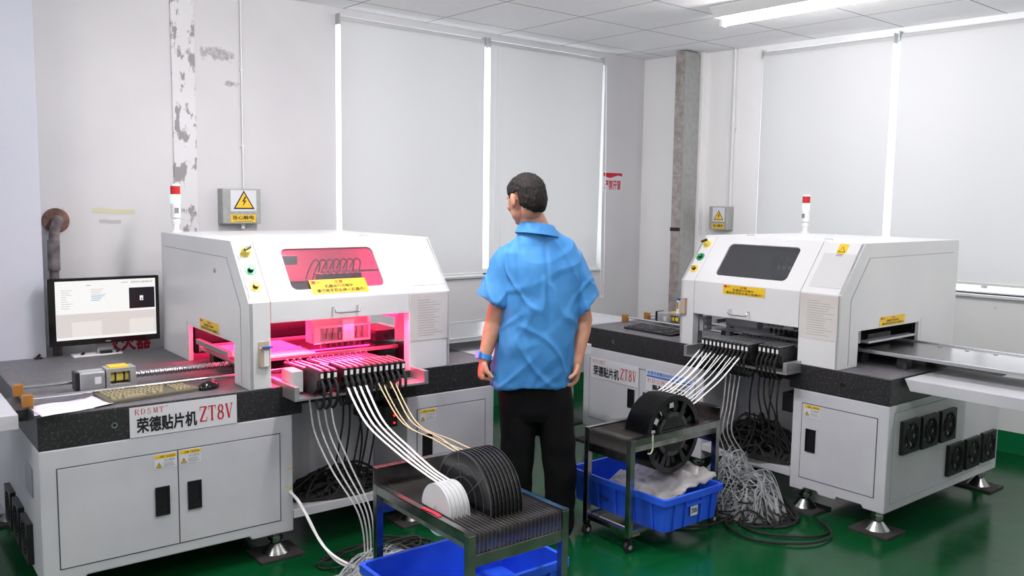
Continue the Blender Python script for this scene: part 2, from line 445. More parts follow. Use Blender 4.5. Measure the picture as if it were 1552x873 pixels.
def ceiling_mat():
    m = mat('ceiling_tile', (244, 244, 246), .75); bs = m.node_tree.nodes['Principled BSDF']; t = nd(m, 'ShaderNodeTexCoord'); sep = nd(m, 'ShaderNodeSeparateXYZ'); lk(m, t.outputs['Object'], sep.inputs[0])
    gs = []
    for o, off in ((sep.outputs[0], .99), (sep.outputs[1], .24)):
        f = math_node(m, 'FRACT', math_node(m, 'DIVIDE', math_node(m, 'ADD', o, off + 64.0), .64))
        e = math_node(m, 'ABSOLUTE', math_node(m, 'SUBTRACT', f, .5))
        gs.append(math_node(m, 'GREATER_THAN', e, .4925))
    g = math_node(m, 'MAXIMUM', gs[0], gs[1])
    n = nd(m, 'ShaderNodeTexNoise', Scale=45.0, Detail=2.0); lk(m, t.outputs['Object'], n.inputs['Vector'])
    c = mix_col(m, g, ramp(m, n.outputs['Fac'], [(.3, (242, 242, 244)), (.7, (247, 247, 249))]), lin((150, 152, 160)))
    lk(m, c, bs.inputs['Base Color'])
ceiling_mat()
def floor_mat():
    m = mat('epoxy', (8, 96, 52), .14, spec=.5); bs = m.node_tree.nodes['Principled BSDF']; t = nd(m, 'ShaderNodeTexCoord')
    n = nd(m, 'ShaderNodeTexNoise', Scale=.9, Detail=7.0); lk(m, t.outputs['Object'], n.inputs['Vector'])
    n2 = nd(m, 'ShaderNodeTexNoise', Scale=9.0, Detail=6.0); lk(m, t.outputs['Object'], n2.inputs['Vector'])
    a = ramp(m, n.outputs['Fac'], [(.3, (2, 62, 28)), (.7, (8, 78, 40))]); sc = ramp(m, n2.outputs['Fac'], [(.66, (0, 0, 0)), (.78, (255, 255, 255))])
    lk(m, mix_col(m, math_node(m, 'MULTIPLY', sc, .25), a, lin((96, 140, 112))), bs.inputs['Base Color'])
    r = nd(m, 'ShaderNodeMapRange'); lk(m, n2.outputs['Fac'], r.inputs[0]); r.inputs[3].default_value = .08; r.inputs[4].default_value = .28; lk(m, r.outputs[0], bs.inputs['Roughness'])
    bp = nd(m, 'ShaderNodeBump', Strength=.06, Distance=.01); lk(m, n2.outputs['Fac'], bp.inputs['Height']); lk(m, bp.outputs[0], bs.inputs['Normal'])
floor_mat()

struct(placed(MB().box((-8.2, -9.2, -.1), (1.9, 1.2, 0)).build('floor', 'epoxy'), FB))
struct(placed(MB().box((-8.2, -9.2, CEIL), (1.9, 1.2, CEIL + .08)).build('ceiling', 'ceiling_tile'), FB))
def wall(name, outer, holes, m, F, t=.22):
    struct(placed(MB().poly([(x, 0, z) for x, z in outer], (0, t, 0), [[(x, 0, z) for x, z in h] for h in holes]).build(name, m), F))
W1 = (-2.965, 1.02, -.485, 2.745)
wall('wall_back', [(-5.2, 0), (.35, 0), (.35, CEIL), (-5.2, CEIL)], [[(W1[0], W1[1]), (W1[2], W1[1]), (W1[2], W1[3]), (W1[0], W1[3])]], 'wall_plaster', FB)
# the stretch of wall that stands forward behind the machine with the monitor
struct(placed(MB().box((-8.0, -.305, 0), (-4.765, .2, CEIL)).build('wall_left', 'wall_paint_cool', bev=.004), FB))
FQ2 = FQ @ Matrix.Translation((0, .06, 0))
W2 = (1.10, 1.01, 3.32, 2.745)
wall('wall_right', [(.28, 0), (10.2, 0), (10.2, CEIL), (.28, CEIL)], [[(W2[0], W2[1]), (W2[2], W2[1]), (W2[2], W2[3]), (W2[0], W2[3])]], 'wall_window_side', FQ2)
struct(placed(MB().box((-.25, 0, 0), (.60, .3, CEIL)).build('wall_pilaster', 'wall_window_side', bev=.006), FQ))
struct(placed(MB().box((-8.2, -9.1, 0), (-8.0, .2, CEIL)).build('wall_side', 'wall_window_side'), FB))
struct(placed(MB().box((-8.2, -9.2, 0), (1.2, -9.0, CEIL)).build('wall_front', 'wall_window_side'), FB))
mat('baseboard_green', (10, 108, 62), .3)
struct(placed(MB().box((-4.76, -.008, 0), (0, .01, .15)).build('baseboard_back', 'baseboard_green'), FB))
struct(placed(MB().box((.60, -.008, 0), (9.0, .01, .14)).build('baseboard_right', 'baseboard_green'), FQ2))
struct(placed(MB().box((0, -.008, 0), (.605, .01, .15)).build('baseboard_pilaster', 'baseboard_green'), FQ))
# plastered-over chase on the long wall, peeling
struct(placed(MB().box((-4.01, -.012, 0), (-3.875, .01, CEIL)).build('trim_1', 'peeling', bev=.006), FB))
def window(name, W, F, mull, fb=.035):
    f = MB().poly([(W[0], .1, W[1]), (W[2], .1, W[1]), (W[2], .1, W[3]), (W[0], .1, W[3])], (0, .05, 0),
        [[(W[0] + .035, .1, W[1] + fb), (W[2] - .035, .1, W[1] + fb), (W[2] - .035, .1, W[3] - .035), (W[0] + .035, .1, W[3] - .035)]])
    for x in mull: f.box((x - .02, .105, W[1] + .03), (x + .02, .145, W[3] - .03))
    o = struct(placed(f.build(name, 'pvc_white'), F))
    MB().box((W[0] + .03, .12, W[1] + .03), (W[2] - .03, .126, W[3] - .03)).build('pane', 'window_glass', o)
    MB().box((W[0], -.02, W[1] - .02), (W[2], .1, W[1])).build('window_sill', 'pvc_white', o, bev=.004)
window('window_1', W1, FB, (-2.35, -1.2))
window('window_2', W2, FQ2, (1.65, 2.75), .008)

# ------------------------------------------------------------------ blinds
def blind(F, x0, x1, zt, zb, tube_z, label, y=-.055, tuck=None):
    fab = 'blind_fabric' if F is FB else 'blind_fabric_backlit'
    t = placed(thing('roller_blind', label, 'blind', group='white roller blinds'), F)
    b = MB(); n = 24; rows = 16; vs = []; fs = []
    for j in range(rows + 1):
        z = zt + (zb - zt) * j / rows; k = j / rows
        for i in range(n + 1):
            u = i / n; x = x0 + (x1 - x0) * u
            if tuck: x += tuck * k * (u if tuck < 0 else 1 - u) * (.4 + .6 * k)
            vs.append((x, y + .004 * sin(u * pi) * k + .002 * sin(7 * u + 3 * k), z))
    for j in range(rows):
        for i in range(n): a = j * (n + 1) + i; fs.append((a, a + 1, a + n + 2, a + n + 1))
    b.add(vs, fs).build('fabric', fab, t, smooth=60)
    MB().cyl((x0, y + .022, tube_z), (x1, y + .022, tube_z), .022, n=16).build('roller_tube', fab, t, smooth=40)
    MB().box((x0 + (tuck if tuck and tuck > 0 else 0), y - .006, zb - .018), (x1 + (tuck if tuck and tuck < 0 else 0), y + .006, zb + .002)).build('bottom_bar', 'white_plastic', t, bev=.003)
    for x in (x0 - .012, x1 + .004):
        MB().box((x, y - .008, tube_z - .032), (x + .008, y + .048, tube_z + .036)).build('bracket', 'blind_tube', t, bev=.002)
    return t
blind(FB, -2.958, -1.79, 2.70, 1.045, 2.712, 'white roller blind over the long wall window, nearer the peeling wall strip')
blind(FB, -1.735, -.565, 2.70, 1.045, 2.712, 'white roller blind on the long wall, right behind the man in blue', tuck=-.03)
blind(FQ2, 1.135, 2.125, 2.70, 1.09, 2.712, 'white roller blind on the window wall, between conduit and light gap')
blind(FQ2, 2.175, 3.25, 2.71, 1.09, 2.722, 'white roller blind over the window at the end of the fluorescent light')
t = placed(thing('pull_chain', 'thin white bead chain loop hanging from the blind behind the man', 'blind chain'), FB)
c = spline([(-.548, -.05, 2.68), (-.540, -.05, 1.6), (-.530, -.05, .84), (-.512, -.05, .80), (-.494, -.05, .84), (-.498, -.05, 1.6), (-.520, -.05, 2.68)], 8)
MB().tube(c, .0022, 6).build('chain', 'clear_white', t, smooth=60)
t = placed(thing('pull_chain', 'thin white bead chain hanging in front of the gap between two blinds', 'blind chain'), FB)
c = spline([(-1.70, -.075, 2.68), (-1.70, -.075, 2.0), (-1.70, -.075, 1.22), (-1.675, -.075, 1.17), (-1.65, -.075, 1.22), (-1.66, -.075, 2.0), (-1.66, -.075, 2.68)], 8)
MB().tube(c, .0025, 6).build('chain', 'clear_white', t, smooth=60)

# ------------------------------------------------------------------ ceiling lights
mat('tube_glow', (255, 255, 255), .3, emit=(255, 250, 250), estr=85.0)
LIGHT_AT = []
def ceiling_light(x, y, label, rot=0.0):
    t = thing('ceiling_light', label, 'ceiling light', group='fluorescent batten lights')
    t.matrix_world = FB @ frame(x, y, rot, CEIL)
    L = 1.24
    MB().poly([(-.10, 0, -.008), (-.10, 0, 0), (.10, 0, 0), (.10, 0, -.008), (.045, 0, -.06), (-.045, 0, -.06)], (0, -L, 0)).build('housing', 'white_plastic', t, bev=.003)
    MB().cyl((.028, -.03, -.085), (.028, -L + .03, -.085), .018, n=16).build('tube', 'tube_glow', t, smooth=40)
    for yy in (-.012, -L + .012):
        MB().box((.008, yy - .014, -.108), (.048, yy + .014, -.05)).build('lamp_holder', 'white_plastic', t, bev=.003)
    return t
ceiling_light(-1.17, -1.64, 'long white fluorescent batten light on the tiled ceiling by the window wall')
def area(name, x, y, e, F=FB, z=2.70, sx=1.2, sy=.16, col=(1.0, .958, .945)):
    l = bpy.data.lights.new(name, 'AREA'); l.shape = 'RECTANGLE'; l.size = sy; l.size_y = sx; l.energy = e; l.color = col
    o = bpy.data.objects.new(name, l); COL.objects.link(o); o.matrix_world = F @ Matrix.Translation((x, y, z)); return o
for xx in (-6.3, -3.74, -1.17):
    for yy in (-2.25, -4.8, -7.3):
        if (xx, yy) == (-1.17, -2.25): continue
        ee = {-2.25: 46, -4.8: 16, -7.3: 6}[yy] * {-6.3: .5, -3.74: .8, -1.17: 1.1}[xx]
        area('fluorescent_lamp', xx, yy, ee * .6)
        for dy in (-.35, .35):
            l = bpy.data.lights.new('fluorescent_glow', 'POINT'); l.energy = ee * .85; l.shadow_soft_size = .06; l.color = (1.0, .955, .95)
            o = bpy.data.objects.new('fluorescent_glow', l); COL.objects.link(o); o.matrix_world = FB @ Matrix.Translation((xx, yy + dy, 2.66))

# ------------------------------------------------------------------ the pick-and-place machines
W_, D_, TB = 2.087, 1.237, 1.30
A_, B_ = .989, 1.571
ZC0, ZC1, ZG, ZS, ZT = .111, .635, .765, 1.137, 1.390
H0, H1, PW, QW, Y1, Y2 = .801, 1.811, .097, .230, .20, 1.228
SLV = Vector((0, Y1, ZT - ZS)).normalized()            # up along the sloping front
SLN = Vector((1, 0, 0)).cross(SLV)                      # outward normal of the slope (towards the operator)
SLL = sqrt(Y1 * Y1 + (ZT - ZS) ** 2)
def sl(x, t, off=0.0): return Vector((x, 0, ZS)) + SLV * (t * SLL) + SLN * off
X, Y, Z = Vector((1, 0, 0)), Vector((0, 1, 0)), Vector((0, 0, 1))

def warn_triangle(parent, O, U, V, s, bolt=True, name='warning_triangle'):
    O, U, V = Vector(O), Vector(U), Vector(V); N = U.cross(V)
    def tri(k, off, m, nm, t=.0003):
        c = O + U * s / 2 + V * s * .31; P = [O, O + U * s, O + U * s / 2 + V * s * .87]
        return MB().poly([c + (p - c) * k + N * off for p in P], N * t).build(nm, m, parent)
    tri(1, .0004, 'label_black', name); tri(.74, .0008, 'yellow', name)
    if bolt:
        q = [(.53, .62), (.40, .36), (.50, .38), (.45, .14), (.62, .42), (.51, .40), (.60, .60)]
        MB().poly([O + U * s * a + V * s * b * .95 + N * .0012 for a, b in q], N * .0002).build('lightning_bolt', 'label_black', parent)

def caution_label(parent, x, z, w, h):
    p = plate('caution_label', (x, -.0026, z), X, Z, w, h, .0006, 'label_white', parent)
    p['label'] = 'small white and yellow caution label'
    plate('yellow_band', (x + .001, -.0033, z + h * .72), X, Z, w - .002, h * .27, .0003, 'yellow', p)
    O = Vector((x, -.0037, z))
    lettering(p, '注意', O + X * w * .22 + Z * h * .76, X, Z, w * .2, h * .18, 'label_black')
    lettering(p, 'CAUTION', O + X * w * .5 + Z * h * .77, X, Z, w * .42, h * .15, 'label_black')
    warn_triangle(p, O + X * w * .04 + Z * h * .08, X, Z, w * .28)
    lettering(p, '当心触电', O + X * w * .42 + Z * h * .48, X, Z, w * .5, h * .17, 'label_grey')
    for k in range(3): plate('fine_print', O + X * w * .38 + Z * h * (.12 + .11 * k), X, Z, w * (.56 - .05 * k), h * .03, .0002, 'label_grey', p)

def danger_sticker(parent, O, U, V, w, h):
    O, U, V = Vector(O), Vector(U), Vector(V); N = U.cross(V)
    p = plate('danger_sticker', O, U, V, w, h, .0008, 'yellow', parent)
    p['label'] = 'yellow sticker with red heading and two lines of black characters'
    O2 = O + N * .0012
    lettering(p, '注意', O2 + U * w * .42 + V * h * .70, U, V, w * .16, h * .22, 'label_red', .01)
    lettering(p, '机器运行过程中', O2 + U * w * .24 + V * h * .40, U, V, w * .50, h * .23, 'label_black', .012)
    lettering(p, '请勿将手和头伸入机器内！', O2 + U * w * .08 + V * h * .08, U, V, w * .86, h * .25, 'label_black', .012)
    plate('emblem', O2 + U * w * .03 + V * h * .70, U, V, w * .07, h * .22, .0003, 'label_red', p)
    lettering(p, '标识', O2 + U * w * .115 + V * h * .72, U, V, w * .07, h * .18, 'label_black')

def name_plate(parent, x, z, w, h, y=-.0012):
    p = plate('name_plate', (x, y, z), X, Z, w, h, .0012, 'label_white', parent)
    p['label'] = 'white name plate with red and black lettering'
    O = Vector((x, y - .0014, z))
    lettering(p, 'RDSMT', O + X * w * .045 + Z * h * .74, X, Z, w * .26, h * .19, 'label_red', serif=True, adv=1.3)
    lettering(p, 'TM', O + X * w * .315 + Z * h * .90, X, Z, w * .028, h * .05, 'label_red')
    lettering(p, '荣德贴片机', O + X * w * .06 + Z * h * .12, X, Z, w * .55, h * .52, 'label_black', .03)
    lettering(p, 'ZT8V', O + X * w * .635 + Z * h * .20, X, Z, w * .325, h * .54, 'label_red', serif=True, heavy=1.45)

def door(parent, x0, z0, x1, z1, hx, hz):
    MB().poly([(x0 - .004, -.0006, z0 - .004), (x1 + .004, -.0006, z0 - .004), (x1 + .004, -.0006, z1 + .004), (x0 - .004, -.0006, z1 + .004)], (0, .0006, 0)).build('door_gap', 'seam', parent)
    d = MB().box((x0, -.0025, z0), (x1, -.0006, z1)).build('cabinet_door', 'white_paint', parent, bev=.0008)
    hw, hh = .056, .118
    fr = MB().poly([(hx, -.0025, hz), (hx + hw, -.0025, hz), (hx + hw, -.0025, hz + hh), (hx, -.0025, hz + hh)], (0, -.005, 0),
        [[(hx + .006, -.0025, hz + .006), (hx + hw - .006, -.0025, hz + .006), (hx + hw - .006, -.0025, hz + hh - .006), (hx + .006, -.0025, hz + hh - .006)]])
    fr.add([(hx + .006, -.0028, hz + .006), (hx + hw - .006, -.0028, hz + .006), (hx + hw - .006, -.0028, hz + hh - .006), (hx + .006, -.0028, hz + hh - .006)], [(0, 1, 2, 3)])
    fr.poly([(hx + .010, -.003, hz + .010), (hx + hw - .010, -.003, hz + .010), (hx + hw - .010, -.003, hz + .034), (hx + .010, -.003, hz + .022)], (0, -.0035, 0))
    fr.build('handle', 'black_plastic', d)
    return d

def foot(parent, x, y):
    f = MB().cyl((x, y, ZC0 + .002), (x, y, .055), .022, n=16).build('levelling_foot', 'stainless', parent, smooth=40)
    MB().cyl((x, y, .085), (x, y, .065), .032, n=6).build('lock_nut', 'stainless', f, bev=.002)
    MB().cyl((x, y, .052), (x, y, .012), .026, .060, n=24).build('foot_cone', 'stainless', f, smooth=40)
    MB().box((x - .10, y - .09, .0), (x + .10, y + .09, .011)).build('rubber_pad', 'rubber_pad', f, bev=.002)

def fan(parent, x, y, z, sx):
    """fan grille on the side wall x, square .165"""
    s = .082
    b = MB().poly([(x, y - s, z - s), (x, y + s, z - s), (x, y + s, z + s), (x, y - s, z + s)], (sx * .022, 0, 0), [[(x, y + .070 * cos(a), z + .070 * sin(a)) for a in [2 * pi * k / 24 for k in range(24)]]])
    f = b.build('cooling_fan', 'black_plastic', parent, bev=.002)
    g = MB().cyl((x, y, z), (x + sx * .016, y, z), .028, n=20)
    for k in range(7):
        a = 2 * pi * k / 7
        g.poly([(x + sx * .004, y + r * cos(a + da), z + r * sin(a + da)) for r, da in ((.026, -.2), (.066, .05), (.066, .6), (.026, .45))], (sx * .003, 0, 0))
    g.build('fan_blades', 'black_rubber', f)
    g = MB()
    for r in (.036, .052, .066): g.tube([(x + sx * .020, y + r * cos(2 * pi * k / 28), z + r * sin(2 * pi * k / 28)) for k in range(29)], .0012, 5)
    for a in (pi / 4, 3 * pi / 4): g.tube([(x + sx * .0205, y - .072 * cos(a), z - .072 * sin(a)), (x + sx * .0205, y + .072 * cos(a), z + .072 * sin(a))], .0012, 5)
    g.build('guard_grille', 'dark_metal', f)

def build_machine(left, label):
    t = thing('pick_and_place_machine', label, 'assembly machine'); P = lambda b, n, m, par=t, **k: b.build(n, m, par, **k)
    # --- cabinets below the granite
    def cab(x0, x1, tabs):
        bot = [(x0, ZC0)]
        for a, c in tabs: bot += [(a, ZC0), (a + .01, ZC0 + .016), (c - .01, ZC0 + .016), (c, ZC0)]
        bot += [(x1, ZC0)]
        pts = bot + [(x1, ZC1), (x0, ZC1)]
        b = MB().poly([(x, 0, z) for x, z in pts], (0, D_, 0)); return P(b, 'cabinet', 'white_paint', bev=.006)
    cab(0, A_, [(.14, .80)]); cab(B_, W_, [(1.645, 1.74), (1.83, 1.98)])
    P(MB().box((A_ + .002, .33, ZC0 + .03), (B_ - .002, .36, ZC1)), 'bay_back_panel', 'white_paint')
    P(MB().box((A_ + .002, -.0, .165), (B_ - .002, .33, .205)), 'bay_shelf', 'white_paint', bev=.003)
    door(t, .060, .172, .496, .558, .406, .303); door(t, .500, .172, .928, .558, .533, .304)
    door(t, 1.628, .180, 2.030, .566, 1.655, .322)
    for x, y in ((.06, .06), (A_ - .06, .06), (.06, D_ - .06), (A_ - .06, D_ - .06), (B_ + .06, .06), (W_ - .06, .06), (W_ - .06, D_ - .06)): foot(t, x, y)
    # --- granite slab with a notch for the feeder bank
    g = P(MB().poly([(x, y, ZC1 + .0005) for x, y in ((0, 0), (1.035, 0), (1.035, .16), (1.545, .16), (1.545, 0), (W_, 0), (W_, TB), (0, TB))], (0, 0, ZG - ZC1 - .001)), 'granite_slab', 'granite', bev=.004)
    P(MB().poly([(x, y, ZG - .0004) for x, y in ((.004, .004), (1.031, .004), (1.031, .164), (1.549, .164), (1.549, .004), (W_ - .004, .004), (W_ - .004, TB - .004), (.004, TB - .004))], (0, 0, .0006)), 'honed_top', 'granite_top', par=g)
    for x in (.264, 1.842):
        P(MB().poly([(x + .012 * cos(2 * pi * k / 20), 0, .697 + .012 * sin(2 * pi * k / 20)) for k in range(20)], (0, -.002, 0), [[(x + .007 * cos(2 * pi * k / 16), 0, .697 + .007 * sin(2 * pi * k / 16)) for k in range(16)]]), 'threaded_insert', 'chrome', par=g)
        P(MB().cyl((x, .0, .697), (x, -.0006, .697), .0075, n=16), 'insert_hole', 'black_rubber', par=g)
    # --- side panels of the hood with the board opening
    O0, O1, ZO = .180, .804, .945
    prof = [(0, ZG), (O0, ZG), (O0, ZO), (O1, ZO), (O1, ZG), (Y2, ZG), (Y2, ZT), (Y1, ZT), (0, ZS)]
    for nm, x0, d in (('hood_side', H0, .022), ('hood_side', H1 - .022, .022)):
        P(MB().poly([(x0, y, z) for y, z in prof], (d, 0, 0)), nm, 'hood_paint', bev=.004)
    for x0, d in ((H0, -1), (H1, 1)):   # access panel with its shadow gap
        pan = [(.092, ZG + .012), (O0 - .02, ZG + .012), (O0 - .02, ZO + .02), (O1 + .02, ZO + .02), (O1 + .02, ZG + .012), (1.165, ZG + .012), (1.162, 1.316), (.252, 1.312), (.092, 1.108)]
        cx = [(.588, 1.0)] * len(pan)
        big = [(y - .003 if y < .6 else y + .003, z + (.003 if z > 1 else 0)) for y, z in pan]
        P(MB().poly([(x0, y, z) for y, z in big], (d * .0006, 0, 0)), 'panel_gap', 'seam_light')
        P(MB().poly([(x0 + d * .0006, y, z) for y, z in pan], (d * .0016, 0, 0)), 'access_panel', 'hood_paint')
    yk = .391; P(MB().cyl((H0 - .002, yk, 1.247), (H0 - .008, yk, 1.247), .011, n=16), 'cam_lock', 'chrome', bev=.001)
    # --- front pillars (sloped + upright), each a folded sheet
    def pillar(x0, x1, d=.05):
        q = Vector((0, d, 0))
        pr = [(0, ZG), (0, ZS), (Y1, ZT), (Y1 + .03, ZT - .004), (d + .005, ZS - .02), (d, ZG)]
        return P(MB().poly([(x0, y, z) for y, z in pr], (x1 - x0, 0, 0)), 'front_pillar', 'hood_paint', bev=.003)
    pl = pillar(H0 + .001, H0 + PW - .0015); pr_ = pillar(H1 - QW + .0015, H1 - .001)
    # --- top and back
    P(MB().box((H0 + .022, Y1 + .03, ZT - .02), (H1 - .022, Y2, ZT - .0005)), 'hood_top', 'hood_paint', bev=.003)
    P(MB().box((H0 + .022, Y2 - .022, ZG), (H1 - .022, Y2, ZT - .021)), 'hood_back', 'hood_paint')
    for x in (1.0, 1.5):
        P(MB().tube([(x, .34, ZT), (x, .34, ZT + .006), (x + .045, .34, ZT + .006), (x + .045, .34, ZT)], .002, 6), 'top_latch', 'chrome')
    # --- the lift-up door: sloping sheet with the window, and its upright skirt
    DX0, DX1 = H0 + PW + .001, H1 - QW - .001
    hole = []
    cn = [(1.018, .165), (1.470, .165), (1.470, .848), (1.012, .848)]
    for a, c in rrect(1.012, .165 * SLL, 1.471, .848 * SLL, .028): hole.append(sl(a, c / SLL))
    dr = P(MB().poly([sl(DX0, 0), sl(DX1, 0), sl(DX1, .998), sl(DX0, .998)], -SLN * .014, [hole]), 'hood_door', 'hood_paint', bev=.0015)
    zd = 1.045 if left else .9505
    P(MB().box((DX0, .0, zd), (DX1, .014, ZS - .001)), 'door_skirt', 'hood_paint', par=dr, bev=.002)
    P(MB().poly([p - SLN * .008 for p in hole], -SLN * .004), 'window_pane', 'smoked_acrylic', par=dr)
    hx, hz = (1.186, 1.075) if left else (1.160, .977)
    hw = .120
    P(MB().tube(spline([(hx, 0, hz + .02), (hx, -.022, hz + .018), (hx + .004, -.028, hz - .0), (hx + hw / 2, -.030, hz - .002), (hx + hw - .004, -.028, hz), (hx + hw, -.022, hz + .018), (hx + hw, 0, hz + .02)], 8), .0042, 8), 'door_handle', 'chrome', par=dr, smooth=60)
    if left: danger_sticker(dr, sl(1.099, .075, .001), X, SLV, .278, .075)
    else: danger_sticker(dr, (1.101, -.0012, 1.082), X, Z, .271, .052)
    danger_sticker(t, (H0 - .0026, .62, .955), -Y, Z, .26, .05) if left else danger_sticker(t, (H1 + .0026, .378, .955), Y, Z, .26, .048)
    # --- push buttons
    for k, (tt, ring, cap) in enumerate(((.80, 'yellow_ring', None), (.515, 'green_button', 'green_button'), (.25, 'yellow_ring', 'brass'))):
        c = sl(.852, tt, .0005); r = .026
        b = P(MB().cyl(c, c + SLN * .0025, r, n=28), 'push_button', ring, bev=.0006)
        if cap:
            P(MB().cyl(c + SLN * .0025, c + SLN * .014, .0125, n=20), 'button_bezel', 'black_gloss', par=b)
            P(MB().cyl(c + SLN * .012, c + SLN * .019, .0108, n=20), 'button_cap', cap, par=b, bev=.0015)
        else:
            P(MB().cyl(c + SLN * .0025, c + SLN * .030, .019, n=20), 'switch_body', 'yellow_ring', par=b, bev=.003)
            P(MB().box((-.019, -.005, 0), (.019, .005, .012), Matrix.Translation(c + SLN * .030) @ Matrix((X, SLV, SLN)).transposed().to_4x4() @ Matrix.Rotation(.5, 4, 'Z')), 'switch_lever', 'dark_metal', par=b, bev=.002)
    # --- laminated sheets on the wide pillar
    plate('instruction_sheet', sl(1.615, .12, .0012), X, SLV, .180, .21, .0005, 'laminate_clear', t)
    s = plate('notice_sheet', (1.586, -.0012, .905), X, Z, .212, .225, .0006, 'laminate', t)
    s['label'] = 'greyish laminated sheet with rows of fine print'
    for k in range(15):
        ww = random.uniform(.09, .15); plate('print_row', (1.628, -.0019, 1.098 - k * .0122), X, Z, ww if k else .07, .0016, .0002, 'label_grey', s)
    if not left:
        s = plate('yellow_sign', sl(1.678, .70, .001), X, SLV, .052, .085, .0006, 'yellow', t)
        warn_triangle(s, sl(1.684, .80, .0018), X, SLV, .04, bolt=False)
        for k in range(2): plate('fine_print', sl(1.684, .725 + .03 * k, .0018), X, SLV, .036, .003, .0002, 'label_black', s)
    # --- box-cutter holder stuck on the narrow pillar
    x = .842 if left else .790; z0 = .862 if left else .938
    if left:
        b = P(MB().box((x, -.020, z0), (x + .044, 0, z0 + .082)).poly([(x, 0, z0 + .08), (x + .044, 0, z0 + .08), (x + .044, 0, z0 + .108), (x, 0, z0 + .108)], (0, -.004, 0)), 'tool_pocket', 'tan_box', bev=.0015)
        P(MB().box((x + .016, -.021, z0 + .004), (x + .038, -.020, z0 + .072)), 'pocket_label', 'white_plastic', par=b)
        P(MB().box((x + .006, -.030, z0 + .082), (x + .052, -.020, z0 + .090)), 'utility_knife', 'blue_knife', par=b, bev=.001)
    else:
        b = P(MB().box((.807, -.020, z0 + .002), (.850, 0, z0 + .095)), 'tool_pocket', 'tan_box', bev=.0015)
        P(MB().box((.800, -.034, z0), (.818, -.021, z0 + .078)), 'pocket_label', 'white_plastic', par=b)
        P(MB().box((.800, -.036, z0 + .078), (.818, -.021, z0 + .092)), 'utility_knife', 'blue_knife', par=b, bev=.001)
        P(MB().box((.804, -.037, z0 + .03), (.814, -.034, z0 + .07)), 'pocket_insert', 'brass', par=b)
    # --- signal tower
    x, y = .857, 1.15
    b = P(MB().cyl((x, y, ZT), (x, y, ZT + .010), .026, n=24).cyl((x, y, ZT + .01), (x, y, ZT + .055), .016, n=20).ball((x, y, ZT + .055), .022), 'signal_tower', 'white_plastic', smooth=40)
    P(MB().cyl((x, y, ZT + .075), (x, y, ZT + .150), .024, n=24), 'tower_base', 'white_plastic', par=b, bev=.003)
    P(MB().cyl((x, y, ZT + .151), (x, y, ZT + .196), .0245, n=24), 'green_lamp', 'green_lens' if left else 'green_lens_pale', par=b, smooth=40)
    P(MB().cyl((x, y, ZT + .197), (x, y, ZT + .240), .0245, n=24), 'red_lamp', 'red_lens', par=b, smooth=40)
    P(MB().cyl((x, y, ZT + .241), (x, y, ZT + .252), .025, .021, n=24), 'tower_cap', 'white_plastic', par=b, smooth=40)
    P(MB().box((x - .012, y - .0255, ZT + .10), (x + .008, y - .0235, ZT + .128)), 'tower_label', 'label_grey', par=b)
    # --- table drive: two rods, motor with its bracket, ball screw
    ra, rb = (.43, .205) if left else (.60, .38)
    my = .37 if left else .50
    for yy in (ra, rb):
        P(MB().cyl((.0, yy, .796), (1.45, yy, .796), .0065, n=12), 'guide_rod', 'chrome', smooth=40)
        P(MB().box((-.016, yy - .018, ZG), (.020, yy + .018, .812)), 'rod_clamp', 'orange_clamp', bev=.003)
    mz = .815
    m = P(MB().box((.212, my - .036, mz - .04), (.312, my + .036, mz + .036)), 'drive_motor', 'alu', bev=.008)
    P(MB().box((.196, my - .038, mz - .042), (.211, my + .038, mz + .038)), 'motor_cap', 'black_plastic', par=m, bev=.006)
    P(MB().box((.27, my - .037, mz - .018), (.295, my - .0362, mz + .012)), 'motor_label', 'label_white', par=m)
    br = MB().poly([(.314, my - .04, mz - .044), (.432, my - .04, mz - .044), (.432, my - .04, mz + .042), (.314, my - .04, mz + .042)], (0, .08, 0), [[(.330, my - .04, mz - .026), (.408, my - .04, mz - .026), (.408, my - .04, mz + .024), (.330, my - .04, mz + .024)]])
    b = P(br, 'motor_bracket', 'alu', bev=.002)
    P(MB().box((.330, my - .036, mz + .042), (.405, my + .036, mz + .047)), 'bracket_sticker', 'yellow', par=b)
    P(MB().cyl((.332, my, mz), (.406, my, mz), .021, n=20), 'coupling', 'yellow_ring', par=b)
    for xx in (.350, .385): P(MB().cyl((xx, my, mz), (xx + .007, my, mz), .0225, n=20), 'coupling_ring', 'label_black', par=b)
    P(MB().box((.320, my + .032, mz - .04), (.43, my + .038, mz + .04)), 'bracket_back', 'black_plastic', par=b)
    sc = MB(); rr = []; L0, L1 = .433, 1.40; nn = 520
    for i in range(nn + 1):
        xx = L0 + (L1 - L0) * i / nn; ph = (xx - L0) / .020 * 2 * pi
        rr.append([Vector((xx, my + r * cos(a), mz + r * sin(a))) for a in [2 * pi * k / 12 for k in range(12)] for r in [.0125 + (.0028 if cos(a - ph) > -.1 else -.0012)]])
    if left: P(sc.rings(rr), 'ball_screw', 'steel', smooth=35)
    else: P(MB().cyl((L0, my, mz), (L1, my, mz), .0135, n=16), 'ball_screw', 'steel', smooth=35)
    # --- board table that slides through both side openings
    P(MB().box((.84, .29, .826), (2.62, .76, .840)), 'board_table', 'steel', bev=.002)
    tb = P(MB().box((.84, .275, .826), (2.62, .289, .843)), 'table_rail', 'alu', bev=.002)
    P(MB().box((.84, .761, .812), (2.62, .775, .848)), 'table_rail', 'alu', bev=.002)
    for k in range(12): P(MB().box((.88 + k * .0, .30 + k * .036, .8405), (1.24, .318 + k * .036, .8445)), 'support_strip', 'white_plastic')
    for xx in (1.98, 2.12, 2.26): P(MB().cyl((xx, .70, .84), (xx, .70, .8435), .010, n=14), 'table_screw', 'steel')
